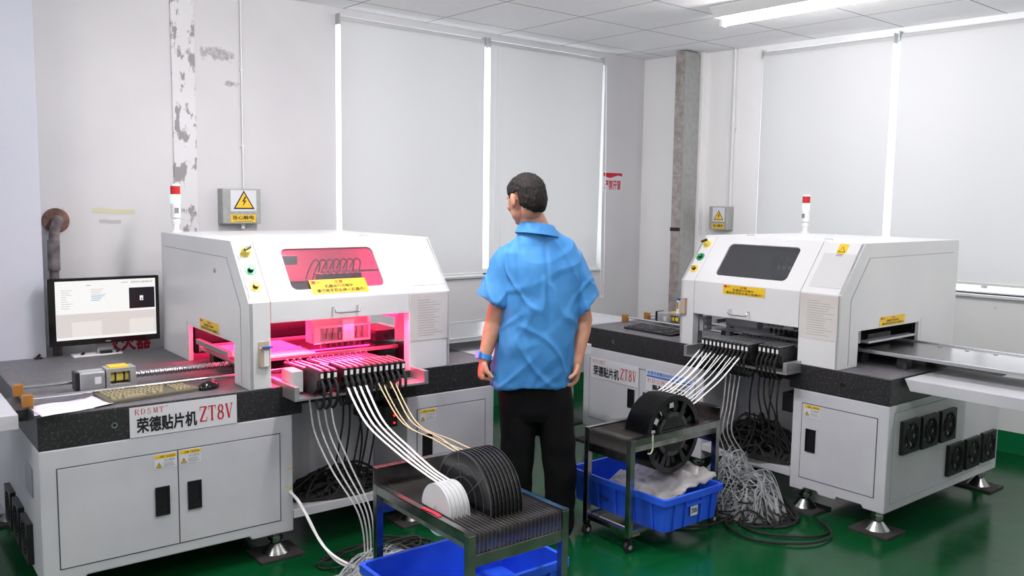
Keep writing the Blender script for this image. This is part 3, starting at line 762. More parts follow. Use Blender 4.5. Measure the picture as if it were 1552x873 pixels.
    P(MB().box((.815, .30, .860), (.835, .74, .885)), 'board_guide', 'alu', bev=.002)
    P(MB().box((1.79, .24, .880), (1.835, .72, .892)), 'board_guide', 'alu', bev=.002)
    for xx in (.86, 1.72, 1.95): [P(MB().box((xx, yy, ZG), (xx + .05, yy + .06, .826)), 'bearing_block', 'dark_metal', bev=.003) for yy in (.31, .62)]
    # --- folded white trays at both ends of the table
    for x0, x1 in ((W_ + .012, 2.86), (-.80, -.045)):
        b = MB().poly([(x0, .10, .762), (x1, .10, .762), (x1, .10, .706), (x0 + (.03 if x0 > 0 else 0), .10, .706)], (0, .46, 0))
        P(b, 'end_tray', 'white_paint', bev=.003)
        if x0 > 0: continue
        xm = (x0 + x1) / 2; P(MB().box((xm - .03, .22, .012), (xm + .03, .28, .706)), 'tray_leg', 'white_paint', bev=.004)
        P(MB().box((xm - .10, .16, 0), (xm + .10, .34, .012)), 'tray_foot', 'rubber_pad')
    if True:
        for x0, x1 in ((W_, W_ + .014), (-.047, 0)): P(MB().box((x0, .20, .712), (x1, .45, .756)), 'tray_hook', 'dark_metal')
    # --- fans: left machine shows those on its left end, right machine those on its right end
    if left:
        for yy, zz in ((.69, .23), (.475, .228), (.272, .221)): fan(t, 0, yy, zz, -1)
        P(MB().box((-.004, .14, .42), (0, .30, .535)), 'end_cover', 'steel', bev=.001)
    else:
        for yy, zz in ((.188, .468), (.381, .463), (.578, .463), (.688, .266), (.888, .264), (1.085, .267)): fan(t, W_, yy, zz, 1)
    P(MB().poly([(W_, y, z) for y, z in ((.05, .15), (1.19, .15), (1.19, .60), (.05, .60))], (.0008, 0, 0)), 'end_panel_gap', 'seam_light')
    P(MB().poly([(W_ + .0008, y, z) for y, z in ((.053, .153), (1.187, .153), (1.187, .597), (.053, .597))], (.0012, 0, 0)), 'end_panel', 'white_paint')
    # --- caution labels
    if left:
        caution_label(t, .408, .496, .085, .056); caution_label(t, .505, .499, .085, .056)
    caution_label(t, 1.640, .503, .090, .060)
    if left:
        for zz, xx in ((.396, .962), (.313, .955)): plate('yellow_mark', (xx, -.0008, zz), X, Z, .026, .005, .0006, 'yellow', t)
    # --- name plates
    if left: name_plate(t, .319, .636, .424, .121)
    else:
        name_plate(t, .073, .440, .419, .132, y=-.0038)
        p = plate('maker_plate', (.555, -.0038, .442), X, Z, .365, .128, .0012, 'label_white', t); O = Vector((.555, -.0052, .442))
        plate('blue_field', O + Z * .098 + X * .006, X, Z, .353, .026, .0002, 'label_pale', p)
        lettering(p, '东莞市荣德自动化设备有限公司', O + X * .012 + Z * .099, X, Z, .34, .023, 'label_blue', .02, off=.0008)
        plate('blue_bar', O + Z * .084 + X * .006, X, Z, .353, .011, .0002, 'label_blue', p)
        lettering(p, 'RDSMT', O + X * .015 + Z * .052, X, Z, .17, .024, 'label_red', serif=True, adv=1.3)
        lettering(p, '贴片机', O + X * .05 + Z * .008, X, Z, .26, .034, 'label_black', .03)
        plate('photo_strip', O + X * .21 + Z * .05, X, Z, .13, .026, .0002, 'label_grey', p)
    # --- feeder bank: base plate, end brackets
    P(MB().box((.945, -.13, .722), (1.61, .24, .732)), 'feeder_plate', 'alu', bev=.001)
    for x0 in (.945, 1.586): P(MB().box((x0, -.13, .732), (x0 + .022, .14, .784)), 'feeder_end_bracket', 'alu', bev=.002)
    P(MB().box((.967, -.05, .742), (1.02, .06, .835)), 'feeder_end_block', 'light_grey', bev=.003) if left else None
    # --- head with nozzles on its beam
    hx0 = 1.235 if left else 1.16
    bm = P(MB().box((H0 + .03, .40, .99), (H1 - .03, .47, 1.07)), 'gantry_beam', 'alu', bev=.003)
    P(MB().box((H0 + .03, .385, 1.04), (H1 - .03, .40, 1.055)), 'linear_rail', 'steel', par=bm)
    hd = P(MB().box((hx0, .33, .88), (hx0 + .30, .40, 1.15)), 'placement_head', 'light_grey', bev=.003)
    P(MB().poly([(hx0, .298, .880), (hx0 + .30, .298, .880), (hx0 + .30, .298, .965), (hx0, .298, .965)], (0, .012, 0), [[(hx0 + .03, .298, .890), (hx0 + .29, .298, .890), (hx0 + .29, .298, .955), (hx0 + .03, .298, .955)]]), 'head_frame', 'light_grey', par=hd)
    P(MB().box((hx0 + .145, .285, .885), (hx0 + .205, .298, .99)), 'camera_cover', 'white_plastic', par=hd, bev=.002)
    for k in range(8):
        xx = hx0 + .045 + k * .032
        P(MB().cyl((xx, .316, .895), (xx, .316, .925), .010, n=12).cyl((xx, .316, .925), (xx, .316, .95), .006, n=10), 'nozzle_motor', 'steel', par=hd)
        P(MB().cyl((xx, .316, .88), (xx, .316, .858), .009, n=12).cyl((xx, .316, .858), (xx, .316, .845), .006, .002, n=10), 'nozzle', 'dark_metal', par=hd)
    P(MB().box((hx0 + .05, .31, 1.15), (hx0 + .26, .39, 1.215)), 'valve_block', 'dark_metal', par=hd, bev=.003)
    for k in range(6): P(MB().cyl((hx0 + .07 + k * .034, .33, 1.215), (hx0 + .07 + k * .034, .33, 1.235), .011, n=10), 'valve', 'white_plastic', par=hd)
    for k in range(7):
        xx = hx0 + .045 + k * .036
        P(MB().tube(spline([(xx, .34, 1.225), (xx - .005, .32, 1.27), (xx - .03, .33, 1.28), (xx - .05, .37, 1.2), (xx - .05, .40, 1.10)], 7), .0035, 6), 'air_hose', 'black_rubber', par=hd, smooth=60)
    P(MB().box((H0 + .10, .30, ZG + .005), (H0 + .13, .34, .93)), 'sensor_post', 'alu', bev=.002)
    P(MB().box((H1 - .12, .30, .86), (H1 - .07, .33, .985)), 'sensor_bracket', 'light_grey', bev=.003)
    P(MB().box((H1 - .20, .38, .85), (H1 - .06, .62, .905)), 'rail_block', 'dark_metal', bev=.004)
    P(MB().box((H1 - .13, .22, ZG + .005), (H1 - .06, .30, .855)), 'junction_block', 'black_plastic', bev=.004)
    P(MB().box((H0 + .03, .80, .80), (H1 - .03, .90, 1.0)), 'rear_rail_cover', 'black_plastic', bev=.004)
    if not left:
        b = P(MB().box((H0 + .098, .055, .845), (H0 + .125, .135, .925)), 'socket_box', 'grey_plastic', bev=.003)
        for yy in (.078, .112):
            for zz in (.868, .903): P(MB().cyl((H0 + .125, yy, zz), (H0 + .127, yy, zz), .009, n=12), 'socket_hole', 'light_grey', par=b)
        P(MB().box((1.19, .55, 1.12), (1.40, .56, 1.17)), 'rear_sign', 'label_red', bev=.001)
        P(MB().cyl((.92, .30, .885), (1.14, .30, .885), .03, n=20), 'cable_chain_cover', 'light_grey', smooth=40)
    else:
        P(MB().box((H0 + .125, .44, 1.255), (1.215, .5, 1.30)), 'upper_bracket', 'black_plastic', bev=.003)
        P(MB().box((1.10, .30, 1.085), (1.225, .36, 1.19)), 'lower_bracket', 'black_plastic', bev=.003)
        P(MB().box((1.44, .62, 1.19), (1.78, .64, 1.20)), 'cross_bar', 'dark_metal')
        led = P(MB().box((hx0 - .02, .305, .848), (hx0 + .30, .312, .853)), 'light_bar', 'pink_led')
        P(MB().box((1.02, .42, .85), (1.22, .43, .856)), 'light_bar', 'pink_led')
    # --- control box and drooping hoses below the feeders
    bx = 1.455 if left else 1.50
    b = P(MB().box((bx, .01, .50), (bx + .068, .33, .60)), 'control_box', 'black_plastic', bev=.003)
    if left:
        for zz in (.555, .52): P(MB().cyl((bx + .05, .01, zz), (bx + .05, .006, zz), .0045, n=10), 'indicator', 'red_led', par=b)
    return t

mL = placed(build_machine(True, 'white pick-and-place machine lit red inside, with a black monitor on its table'), FL)
mR = placed(build_machine(False, 'white pick-and-place machine with dark window and six black fans, under the window wall'), FR)

def red_lamp(x, y, z, e, sx, sy, rot=(0, 0, 0)):
    l = bpy.data.lights.new('red_lamp', 'AREA'); l.shape = 'RECTANGLE'; l.size = sx; l.size_y = sy; l.energy = e; l.color = (1.0, .02, .10)
    o = bpy.data.objects.new('red_lamp', l); COL.objects.link(o); o.matrix_world = FL @ Matrix.Translation((x, y, z)) @ Matrix.Rotation(rot[0], 4, 'X')
red_lamp(1.12, .29, .885, 7, .30, .05, (-.25, 0, 0))
red_lamp(1.50, .26, .965, .8, .30, .05, (.1, 0, 0))
red_lamp(1.25, .62, 1.34, 40, .7, .3)
red_lamp(1.30, .27, .925, 8, .34, .04, (radians(-72), 0, 0))
red_lamp(1.25, .56, .88, 10, .6, .1, (pi, 0, 0))
# ------------------------------------------------------------------ things on the machine tables
t = thing('monitor', 'black flat monitor with a white screen on the table of the red-lit machine', 'monitor'); t.matrix_world = FL @ Matrix.Translation((.512, 1.21, ZG))
h0 = .063
MB().poly([(x, -.012, z) for x, z in rrect(-.262, h0, .262, h0 + .337, .006)], (0, .036, 0), [[(x, -.012, z) for x, z in ((-.229, h0 + .028), (.245, h0 + .028), (.245, h0 + .323), (-.229, h0 + .323))]]).build('bezel', 'black_gloss', t)
MB().box((-.25, .0, h0 + .01), (.25, .030, h0 + .33)).build('back_shell', 'black_plastic', t, bev=.006)
mat('screen_white', (20, 20, 20), .3, emit=(255, 254, 252), estr=.93); mat('screen_grey', (20, 20, 20), .3, emit=(226, 218, 216), estr=.93)
mat('screen_pale', (20, 20, 20), .3, emit=(240, 234, 230), estr=.93); mat('screen_dark', (24, 24, 34), .3); mat('screen_blue', (20, 20, 20), .3, emit=(150, 200, 236), estr=.9); mat('screen_text', (20, 20, 20), .3, emit=(196, 192, 192), estr=.9)
SX0, SX1, SZ0, SZ1 = -.229, .245, h0 + .028, h0 + .323
s = MB().box((SX0, -.0095, SZ0), (SX1, -.008, SZ1)).build('screen', 'screen_white', t)
def scr(nm, u0, v0, u1, v1, m, off=.0003):
    return plate(nm, (SX0 + (SX1 - SX0) * u0, -.0095 - off, SZ1 - (SZ1 - SZ0) * v1), X, Z, (SX1 - SX0) * (u1 - u0), (SZ1 - SZ0) * (v1 - v0), .0002, m, s)
scr('lower_pane', .005, .56, .995, .955, 'screen_grey'); scr('table_view', .15, .70, .44, .955, 'screen_pale', .0006); scr('table_view', .72, .70, .98, .955, 'screen_pale', .0006)
scr('camera_view', .725, .155, .99, .52, 'screen_dark'); scr('chip_image', .835, .30, .87, .385, 'screen_white', .0006); scr('chip_dot', .848, .345, .86, .375, 'screen_dark', .0009)
for k in range(3): scr('blue_row', .345, .265 + .035 * k, .47 - .02 * k, .28 + .035 * k, 'screen_blue')
for k in range(9): scr('text_row', .055, .155 + .038 * k, random.uniform(.1, .2), .163 + .038 * k, 'screen_text')
for k in range(6): scr('text_row', .345, .15 + .03 * k, random.uniform(.40, .52), .157 + .03 * k, 'screen_text')
lettering(s, '荣德自动化设备有限公司', (SX0 + .475 * .745, -.0098, SZ1 - .022), X, Z, .105, .011, 'rust')
scr('title_row', .30, .075, .345, .09, 'screen_text'); scr('title_row', .645, .05, .72, .062, 'screen_text')
plate('brand_mark', (-.004, -.0121, h0 + .008), X, Z, .024, .005, .0003, 'grey_plastic', t)
MB().box((-.040, .016, .008), (.035, .045, h0 + .10)).build('stand_post', 'grey_plastic', t, bev=.003)
MB().box((-.028, -.004, .008), (.028, .020, .024)).build('stand_clamp', 'black_plastic', t, bev=.003)
b = MB().box((-.155, -.01, 0), (.075, .075, .008)).build('base_plate', 'white_plastic', t, bev=.002)
for xx in (-.115, .050): MB().cyl((xx, .012, .008), (xx + .012, .006, .020), .007, n=10).build('base_knob', 'black_plastic', t, bev=.001)

def keyboard(F, x, y, rz, L, Wd, label, base, keym):
    t = thing('keyboard', label, 'keyboard'); t.matrix_world = F @ frame(x, y, rz, ZG + .0005)
    pts = rrect(-L / 2, -Wd / 2, L / 2, Wd / 2, .006)
    MB().rings([[Vector((a, c, z + max(0, c + Wd / 2) * k)) for a, c in pts] for z, k in ((0, 0), (.013, .06))]).build('case', base, t, bev=.002)
    k0 = MB().rings([[Vector((a, c, 0)) for a, c in rrect(-.0078, -.0078, .0078, .0078, .0015, 2)], [Vector((a * .78, c * .78, .007)) for a, c in rrect(-.0078, -.0078, .0078, .0078, .0015, 2)]]).build('key', keym, t)
    first = True; nx = 21
    rows = [(0, [(.5 + i, 1) for i in range(15)]), (1, [(.5 + i, 1) for i in range(15)]), (2, [(.6 + i, 1) for i in range(14)]), (3, [(.9 + i, 1) for i in range(13)]), (4, [(.7, 1.4), (2, 1.2), (6, 6), (10.5, 1.4), (12, 1.2)])]
    pad = [(r, 16.2 + i) for r in range(5) for i in range(4)]
    px = (L - .03) / 20.6; py = (Wd - .026) / 5.2
    def put(cx, cy, sx):
        nonlocal first
        k = k0 if first else k0.copy()
        if not first: COL.objects.link(k); k.parent = t
        first = False
        yy = Wd / 2 - .014 - (cy + .5) * py; k.location = (-L / 2 + .015 + cx * px, yy, .0125 + (yy + Wd / 2) * .06); k.scale = (sx * px / .0185, py / .0185, 1)
    for r, ks in rows:
        for cx, sx in ks: put(cx, r, sx)
    for r, cx in pad: put(cx, r, 1)
    MB().box((L / 2 - .06, Wd / 2 - .011, .0135 + Wd * .06), (L / 2 - .02, Wd / 2 - .005, .0142 + Wd * .06)).build('indicator_strip', 'black_plastic', t)
    return t
keyboard(FL, .432, .165, .155, .37, .165, 'olive grey keyboard on the granite table in front of the drive motor', 'kb_base', 'amber_key')
keyboard(FR, .43, .205, -.02, .40, .16, 'black keyboard on the granite table of the machine under the windows', 'black_plastic', 'key_dark')
def mouse(F, x, y, rz, label):
    t = thing('mouse', label, 'computer mouse'); t.matrix_world = F @ frame(x, y, rz, ZG + .0005)
    vs = MB().ball((0, 0, .006), (.031, .054, .030), 20, 12)
    vs.v = [Vector((p.x, p.y, max(p.z, 0))) for p in vs.v]; vs.build('shell', 'black_gloss', t, smooth=60)
    MB().cyl((-.003, .030, .030), (.003, .030, .030), .008, n=12).build('scroll_wheel', 'grey_plastic', t)
mouse(FL, .672, .135, -1.1, 'black mouse beside the olive grey keyboard'); mouse(FR, .665, .235, -.2, 'dark mouse beside the black keyboard')
def sheet(pts, z, label, curl):
    t = tag(bpy.data.objects.new('paper_sheet', None), label, 'paper', 'papers by the keyboard'); COL.objects.link(t); t.matrix_world = FL @ Matrix.Translation((.1, .1, ZG))
    n = 10; a, b, c, d = [Vector((x - .1, y - .1, 0)) for x, y in pts]; vs = []; fs = []
    for j in range(n + 1):
        for i in range(n + 1):
            u, v = i / n, j / n; p = (a * (1 - u) + b * u) * (1 - v) + (d * (1 - u) + c * u) * v
            p.z = z + curl * (abs(u - .5) * 2) ** 3 * (.4 + .6 * v) + .0015 * (1 + sin(9 * u + 5 * v)); vs.append(p)
    for j in range(n):
        for i in range(n): k = j * (n + 1) + i; fs.append((k, k + 1, k + n + 2, k + n + 1))
    b2 = MB().add(vs, fs).build('sheet', 'paper', t, smooth=60); m = b2.modifiers.new('thick', 'SOLIDIFY'); m.thickness = .0004; return t
sheet([(.012, -.03), (.275, .048), (.23, .205), (.0, .10)], .0045, 'pinkish white paper sheet lying topmost by the olive keyboard', .006)
sheet([(-.005, .02), (.20, .02), (.20, .22), (.02, .20)], .001, 'pinkish white paper under the topmost sheet by the keyboard', .001)
t = thing('cable_clip', 'small black cable clip on the table edge by the bluish wall', 'clip'); t.matrix_world = FL @ Matrix.Translation((.21, 1.27, ZG))
MB().box((-.018, -.012, 0), (.018, .012, .008)).cyl((-.006, 0, .008), (.01, -.004, .022), .007, n=10).build('clip', 'black_plastic', t, bev=.001)

# ------------------------------------------------------------------ tape feeders
def feeder(label, group):
    t = thing('tape_feeder', label, 'feeder', group=group)
    w = .0105
    prof = [(-.172, .855), (-.172, .818), (-.150, .812), (-.140, .775), (-.10, .745), (.15, .738), (.20, .80), (.21, .836), (-.02, .842), (-.03, .857)]
    MB().poly([(-w, y, z) for y, z in prof], (2 * w, 0, 0)).build('feeder_body', 'dark_metal', t, bev=.0012)
    MB().poly([(-w * .55, y, z) for y, z in ((-.165, .8575), (-.03, .859), (-.018, .8445), (.205, .8385), (.205, .8415), (-.016, .8475), (-.026, .862), (-.165, .8605))], (w * 1.1, 0, 0)).build('tape_cover', 'alu', t)
    MB().box((-.006, -.1735, .826), (.006, -.172, .846)).build('feeder_label', 'white_plastic', t)
    MB().cyl((-.007, -.155, .804), (.007, -.155, .804), .012, n=14).build('guide_roller', 'black_plastic', t)
    MB().tube(spline([(0, -.168, .815), (0, -.192, .780), (0, -.185, .725), (0, -.150, .690), (0, -.12, .700), (0, -.105, .742)], 6), .0065, 7).build('waste_chute', 'black_rubber', t, smooth=60)
    MB().cyl((-.004, .185, .840), (.004, .185, .840), .012, n=12).build('pick_wheel', 'steel', t)
    return t
fL0 = feeder('x', 'feeders in the red-lit machine'); fR0 = feeder('x', 'feeders in the machine under the windows')
LX = [1.045, 1.076, 1.107] + [1.160 + .0288 * k for k in range(11)]
RX = [1.115 + .0258 * k for k in range(12)]
feeds = {'L': [], 'R': []}
for i, x in enumerate(LX):
    M = FL @ Matrix.Translation((x, .0 if i > 2 else -.01, -.0055)); lab = f'dark tape feeder, {ORD[i]} from the monitor side in the red-lit machine'
    if i == 0: fL0.matrix_world = M; fL0['label'] = lab; feeds['L'].append(fL0)
    else: feeds['L'].append(dup(fL0, M, lab))
for i, x in enumerate(RX):
    M = FR @ Matrix.Translation((x, -.005, -.0055)); lab = f'dark tape feeder, {ORD[i]} from the keyboard side in the window-wall machine'
    if i == 0: fR0.matrix_world = M; fR0['label'] = lab; feeds['R'].append(fR0)
    else: feeds['R'].append(dup(fR0, M, lab))
for i in range(5):   # feeders pushed further in, without a tape
    dup(fR0, FR @ Matrix.Translation((1.437 + .0262 * i, .055, -.0055)), f'empty tape feeder pushed further in, {ORD[i]} after the loaded row')

# ------------------------------------------------------------------ reel carts
def cart(F, x0, x1, y0, y1, n, label):
    t = thing('reel_cart', label, 'cart', group=None); t.matrix_world = F @ Matrix.Translation((x0, y0, 0)); w, d = x1 - x0, y1 - y0; HT = .524; a = .028
    for x, y in ((0, 0), (w - a, 0), (0, d - a), (w - a, d - a)):
        MB().box((x, y, .072), (x + a, y + a, HT - .004)).build('cart_leg', 'stainless', t, bev=.002)
        c = MB().box((x + a / 2 - .014, y + a / 2 - .018, .064), (x + a / 2 + .014, y + a / 2 + .018, .071)).box((x + a / 2 - .013, y + .004, .030), (x + a / 2 - .010, y + a - .004, .066)).box((x + a / 2 + .010, y + .004, .030), (x + a / 2 + .013, y + a - .004, .066)).build('caster', 'black_plastic', t)
        wh = MB(); wh.cyl((x + a / 2 - .009, y + a / 2, .026), (x + a / 2 + .009, y + a / 2, .026), .026, n=24); wh.build('caster_wheel', 'black_rubber', c, bev=.003)
        MB().cyl((x + a / 2 - .0145, y + a / 2, .026), (x + a / 2 + .0145, y + a / 2, .026), .010, n=14).build('wheel_hub', 'grey_plastic', c)
    for x in (0, w - .026):   # angle-iron side rails
        b = MB().box((x, 0, HT - .0035), (x + .026, d, HT)); xx = 0 if x == 0 else w - .003
        b.box((xx, a, HT - .034), (xx + .003, d - a, HT)); b.build('side_rail', 'stainless', t)
    MB().box((a, .002, .412), (w - a, .024, .452)).build('front_rail', 'stainless', t, bev=.0015)
    MB().box((0, d - .004, .500), (w, d, .590)).box((0, d - .03, .586), (w, d, .590)).build('back_rail', 'stainless', t, bev=.001)
    MB().box((a, d - .026, .412), (w - a, d - .004, .452)).build('rear_rail', 'stainless', t, bev=.0015)
    for y in (.004, d - .026): MB().box((a, y, .080), (w - a, y + .022, .102)).build('lower_rail', 'stainless', t, bev=.0015)
    for x in (.003, w - .025): MB().box((x, a, .080), (x + .022, d - a, .102)).build('lower_rail', 'stainless', t, bev=.0015)
    p = (w - .060) / n
    s0 = MB().box((-.0004, .006, .4525), (.0004, d - .010, .518)).build('slat', 'brushed', t)
    for k in range(n + 1):
        s = s0 if k == 0 else s0.copy()
        if k: COL.objects.link(s); s.parent = t
        s.location = (.030 + p * k, 0, 0)
    return t, p
cL, pL = cart(FL, .990, 1.412, -1.352, -.726, 22, 'steel reel cart with five white reels and eight black reels on slats')
cR, pR = cart(FR, 1.190, 1.492, -1.122, -.494, 20, 'steel reel cart with a row of only black reels, on small casters')
MB().ribbon(spline([(.012, .30, .526), (.016, .27, .526), (.020, .22, .5255), (.014, .19, .526)], 6), (1, 0, 0), .016, .0006).build('red_tape_scrap', 'label_red', cL)
MB().tube(spline([(.302, .14, .526), (.305, .138, .50), (.303, .14, .46), (.308, .12, .445), (.312, .10, .45)], 6), .0035, 6).build('yellow_tie', 'masking_tape', cR, smooth=60)
MB().box((.02, .05, .058), (.28, .10, .071)).build('wood_strip', 'tan_box', cR, bev=.003)

# ------------------------------------------------------------------ reels
def flange(r, x, t, windows, hub):
    n = 56; holes = [[(x, .012 * cos(2 * pi * k / 12), .012 * sin(2 * pi * k / 12)) for k in range(12)]]
    for (a0, a1, r0, r1) in windows:
        m = 6; holes.append([(x, r1 * cos(a0 + (a1 - a0) * k / m), r1 * sin(a0 + (a1 - a0) * k / m)) for k in range(m + 1)] + [(x, r0 * cos(a1 - (a1 - a0) * k / m), r0 * sin(a1 - (a1 - a0) * k / m)) for k in range(m + 1)])
    return MB().poly([(x, r * cos(2 * pi * k / n), r * sin(2 * pi * k / n)) for k in range(n)], (t, 0, 0), holes)
def ring(x0, x1, r0, r1, n=48):
    return MB().poly([(x0, r1 * cos(2 * pi * k / n), r1 * sin(2 * pi * k / n)) for k in range(n)], (x1 - x0, 0, 0), [[(x0, r0 * cos(2 * pi * k / n), r0 * sin(2 * pi * k / n)) for k in range(n)]])
def reel(name, label, group, r, hub, wound, wid, m, mt, windows, ribs):
    t = thing(name, label, 'reel', group=group); e = wid / 2
    for x in (-e, e - .0024): flange(r, x, .0024, windows, hub).build('flange', m, t, smooth=30)
    MB().cyl((-e + .0024, 0, 0), (e - .0024, 0, 0), hub, n=32).build('hub', m, t, smooth=30)
    ring(-e + .0025, e - .0025, hub, wound).build('wound_tape', mt, t, smooth=30)
    if windows: ring(-e + .0025, e - .0025, .166, .179).build('outer_turns', 'black_rubber', t, smooth=30)
    if ribs:
        for x, s in ((-e, -1), (e, 1)):
            b = ring(min(x, x + s * .0012), max(x, x + s * .0012), hub * 1.0, hub * 1.0 + .005); b.v += []
            c = ring(min(x, x + s * .0012), max(x, x + s * .0012), r * .72, r * .72 + .004); b.add(c.v, c.f); c = ring(min(x, x + s * .0012), max(x, x + s * .0012), r - .006, r); b.add(c.v, c.f)
            for k in range(6):
                a = k * pi / 3 + .3; q = Vector((0, -sin(a), cos(a))) * .002; d = Vector((0, cos(a), sin(a))); xs = min(x, x + s * .0012)
                b.poly([Vector((xs, 0, 0)) + d * .014 + q, Vector((xs, 0, 0)) + d * (r - .003) + q, Vector((xs, 0, 0)) + d * (r - .003) - q, Vector((xs, 0, 0)) + d * .014 - q], (.0012, 0, 0))
            b.build('ribs', 'dark_rib', t)
    return t
mat('dark_rib', (74, 74, 82), .4)
big = [(k * pi / 3 + .10, (k + 1) * pi / 3 - .10, .084, .160) for k in range(6)]
RR = .185
def slot(x0, p, k): return x0 + .030 + p * (k + .5)
# left cart: five white reels then eight black ones
def in_row(proto, F, xs, y, z, labels, spin=0.0):
    for i, x in enumerate(xs):
        M = F @ Matrix.Translation((x, y, z)) @ Matrix.Rotation(spin + .37 * i if spin else 0, 4, 'X')
        if i == 0: proto.matrix_world = M; proto['label'] = labels[i]
        else: dup(proto, M, labels[i])
wr = reel('white_reel', 'x', 'white reels on the cart', .09, .030, .082, pL * .90, 'clear_white', 'white_tape', [], False)
LW = [slot(.990, pL, k) for k in (1, 2, 3, 4, 5)]
in_row(wr, FL, LW, -1.085, .5205, [f'small white tape reel, {ORD[k]} from the open end of the slatted cart' for k in range(5)])
br = reel('black_reel', 'x', 'black reels on the white-reel cart', .168, .075, .163, pL * .94, 'reel_black', 'black_rubber', [], True)
LB = [slot(.990, pL, k) for k in range(8, 16)]
in_row(br, FL, LB, -1.085, .535, [f'large black reel on the cart with white reels, {ORD[k]} counted from them' for k in range(8)], .01)
kr = reel('black_reel', 'x', 'black reels on the all-black cart', RR, .070, .105, pR * .62, 'reel_black', 'tape_grey', big, False)
RB = [slot(1.190, pR, k) for k in range(19, 7, -1)]
in_row(kr, FR, RB, -.80, .495, ['black spoked reel facing the camera at the end of the all-black row'] + [f'black reel in the all-black row, {ORD[k]} behind the spoked end reel' for k in range(11)], .01)
for a0 in (2.05, 2.45, 2.85, 1.55):   # pale stickers seen through its openings
    MB().poly([(-pR * .25, r * cos(a), r * sin(a)) for r, a in ((.128, a0), (.152, a0 + .02), (.152, a0 + .20), (.128, a0 + .22))], (.0006, 0, 0)).build('reel_sticker', 'light_grey', kr)

# ------------------------------------------------------------------ carrier tapes from reel to feeder
def tape(F, pts, m, label, group, w=.008, side=(1, 0, 0)):
    t = thing('carrier_tape', label, 'tape', group=group); p0 = Vector(pts[0]); t.matrix_world = F @ Matrix.Translation(p0)
    MB().ribbon(spline([Vector(p) - p0 for p in pts], 10), side, w, .0004).build('strip', m, t, smooth=40); return t
for i in range(4):
    xf = LX[3 + i]; xr = LW[i + 1]
    tape(FL, [(xf, -.166, .806), (xf - .004, -.24, .735), (xf * .75 + xr * .25, -.42, .655), (xf * .45 + xr * .55, -.70, .618), (xr + .004, -.95, .614), (xr, -1.07, .6035)], 'white_tape', f'white carrier tape to the {ORD[i + 1]} white reel', 'white tapes to the white reels', .010)
for i, (fi, rk) in enumerate(((8, 1), (9, 3), (10, 2), (11, 5))):
    xf = LX[fi]; xr = LB[rk]; s = .02 * (i % 2)
    tape(FL, [(xf, -.166, .806), (xf + .0, -.25, .735 - s), (xf * .6 + xr * .4, -.50, .665 - s), (xf * .3 + xr * .7, -.80, .672 - s * .5), (xr, -.99, .681), (xr, -1.085, .6868)], 'tan_tape', f'tan carrier tape to black reels, {ORD[i]} counted from the white tapes', 'tan tapes to the black reels', .006)
for i in range(11):
    xf = RX[i]; xr = RB[11 - i]; sg = .012 * ((i * 7) % 3)
    a = radians(76 - 3.6 * i); q = Vector((xr, -.80 + .1865 * cos(a), .495 + .1865 * sin(a))); p = Vector((xf, -.225, .772 - sg * .4)); a2 = a + .35
    tape(FR, [(xf, -.171, .806), p, p.lerp(q, .35) + Vector((0, 0, -.012 - sg * .5)), p.lerp(q, .7) + Vector((0, 0, -.010 - sg * .3)), q, (xr, -.80 + .1865 * cos(a2), .495 + .1865 * sin(a2))], 'white_tape' if i < 5 or i == 10 else 'clear_white', f'white carrier tape to the all-black cart, {ORD[i]} from the keyboard side', 'white tapes to the all-black cart', .009 if i < 4 or i == 10 else .006)

# ------------------------------------------------------------------ crates
def crate(F, x0, x1, y0, y1, z0, h, label, card=None):
    t = thing('plastic_crate', label, 'crate'); t.matrix_world = F @ Matrix.Translation(((x0 + x1) / 2, (y0 + y1) / 2, z0)); w, d = (x1 - x0) / 2, (y1 - y0) / 2
    def rr(i, z, r=.02): return [Vector((a, b, z)) for a, b in rrect(-w + i, -d + i, w - i, d - i, r, 4)]
    MB().rings([rr(.026, 0), rr(.014, h - .030), rr(.0, h - .029), rr(0, h), rr(.016, h), rr(.018, h - .02), rr(.030, .006)]).build('crate_body', 'blue_crate', t, smooth=25)
    def rib(px, py, ax):
        s = .006
        if True:
            b = MB()
            if ax == 'x': q = [(px - s, py * (d - .024), .004), (px + s, py * (d - .024), .004), (px + s, py * (d - .013), h - .030), (px - s, py * (d - .013), h - .030)]; b.poly(q, (0, py * .009, 0))
            else: q = [(px * (w - .024), py - s, .004), (px * (w - .024), py + s, .004), (px * (w - .013), py + s, h - .030), (px * (w - .013), py - s, h - .030)]; b.poly(q, (px * .009, 0, 0))
            b.build('rib', 'blue_crate', t, bev=.0015)
    for sy in (-1, 1):
        for k in range(5): rib(-w * .72 + k * w * .36, sy, 'x')
    for sx in (-1, 1):
        for k in (-.62, -.26, .26, .62): rib(sx, d * k, 'y')
    for sx in (-1, 1): MB().box((min(sx * (w - .016), sx * (w - .004)), -d * .28, h - .062), (max(sx * (w - .016), sx * (w - .004)), d * .28, h - .050)).build('grip', 'blue_crate', t, bev=.0015)
    if card:
        M = Matrix.Translation((w - .008, -.03, .055)); O = Vector((w - .009, -.025, .050))
        c = plate('crate_card', O, Y, Z, .050, .046, .0006, 'label_white', t); lettering(c, card, O + Y * .005 + Z * .012 + X * .0008, Y, Z, .040, .024, 'label_black', .02)
    return t
crate(FR, .985, 1.625, -1.035, -.615, .1025, .160, 'blue plastic crate holding clear bags, under the all-black reel cart', '2%06')
crate(FL, .885, 1.545, -1.222, -.80, .1025, .165, 'empty blue plastic crate under the cart with white reels')

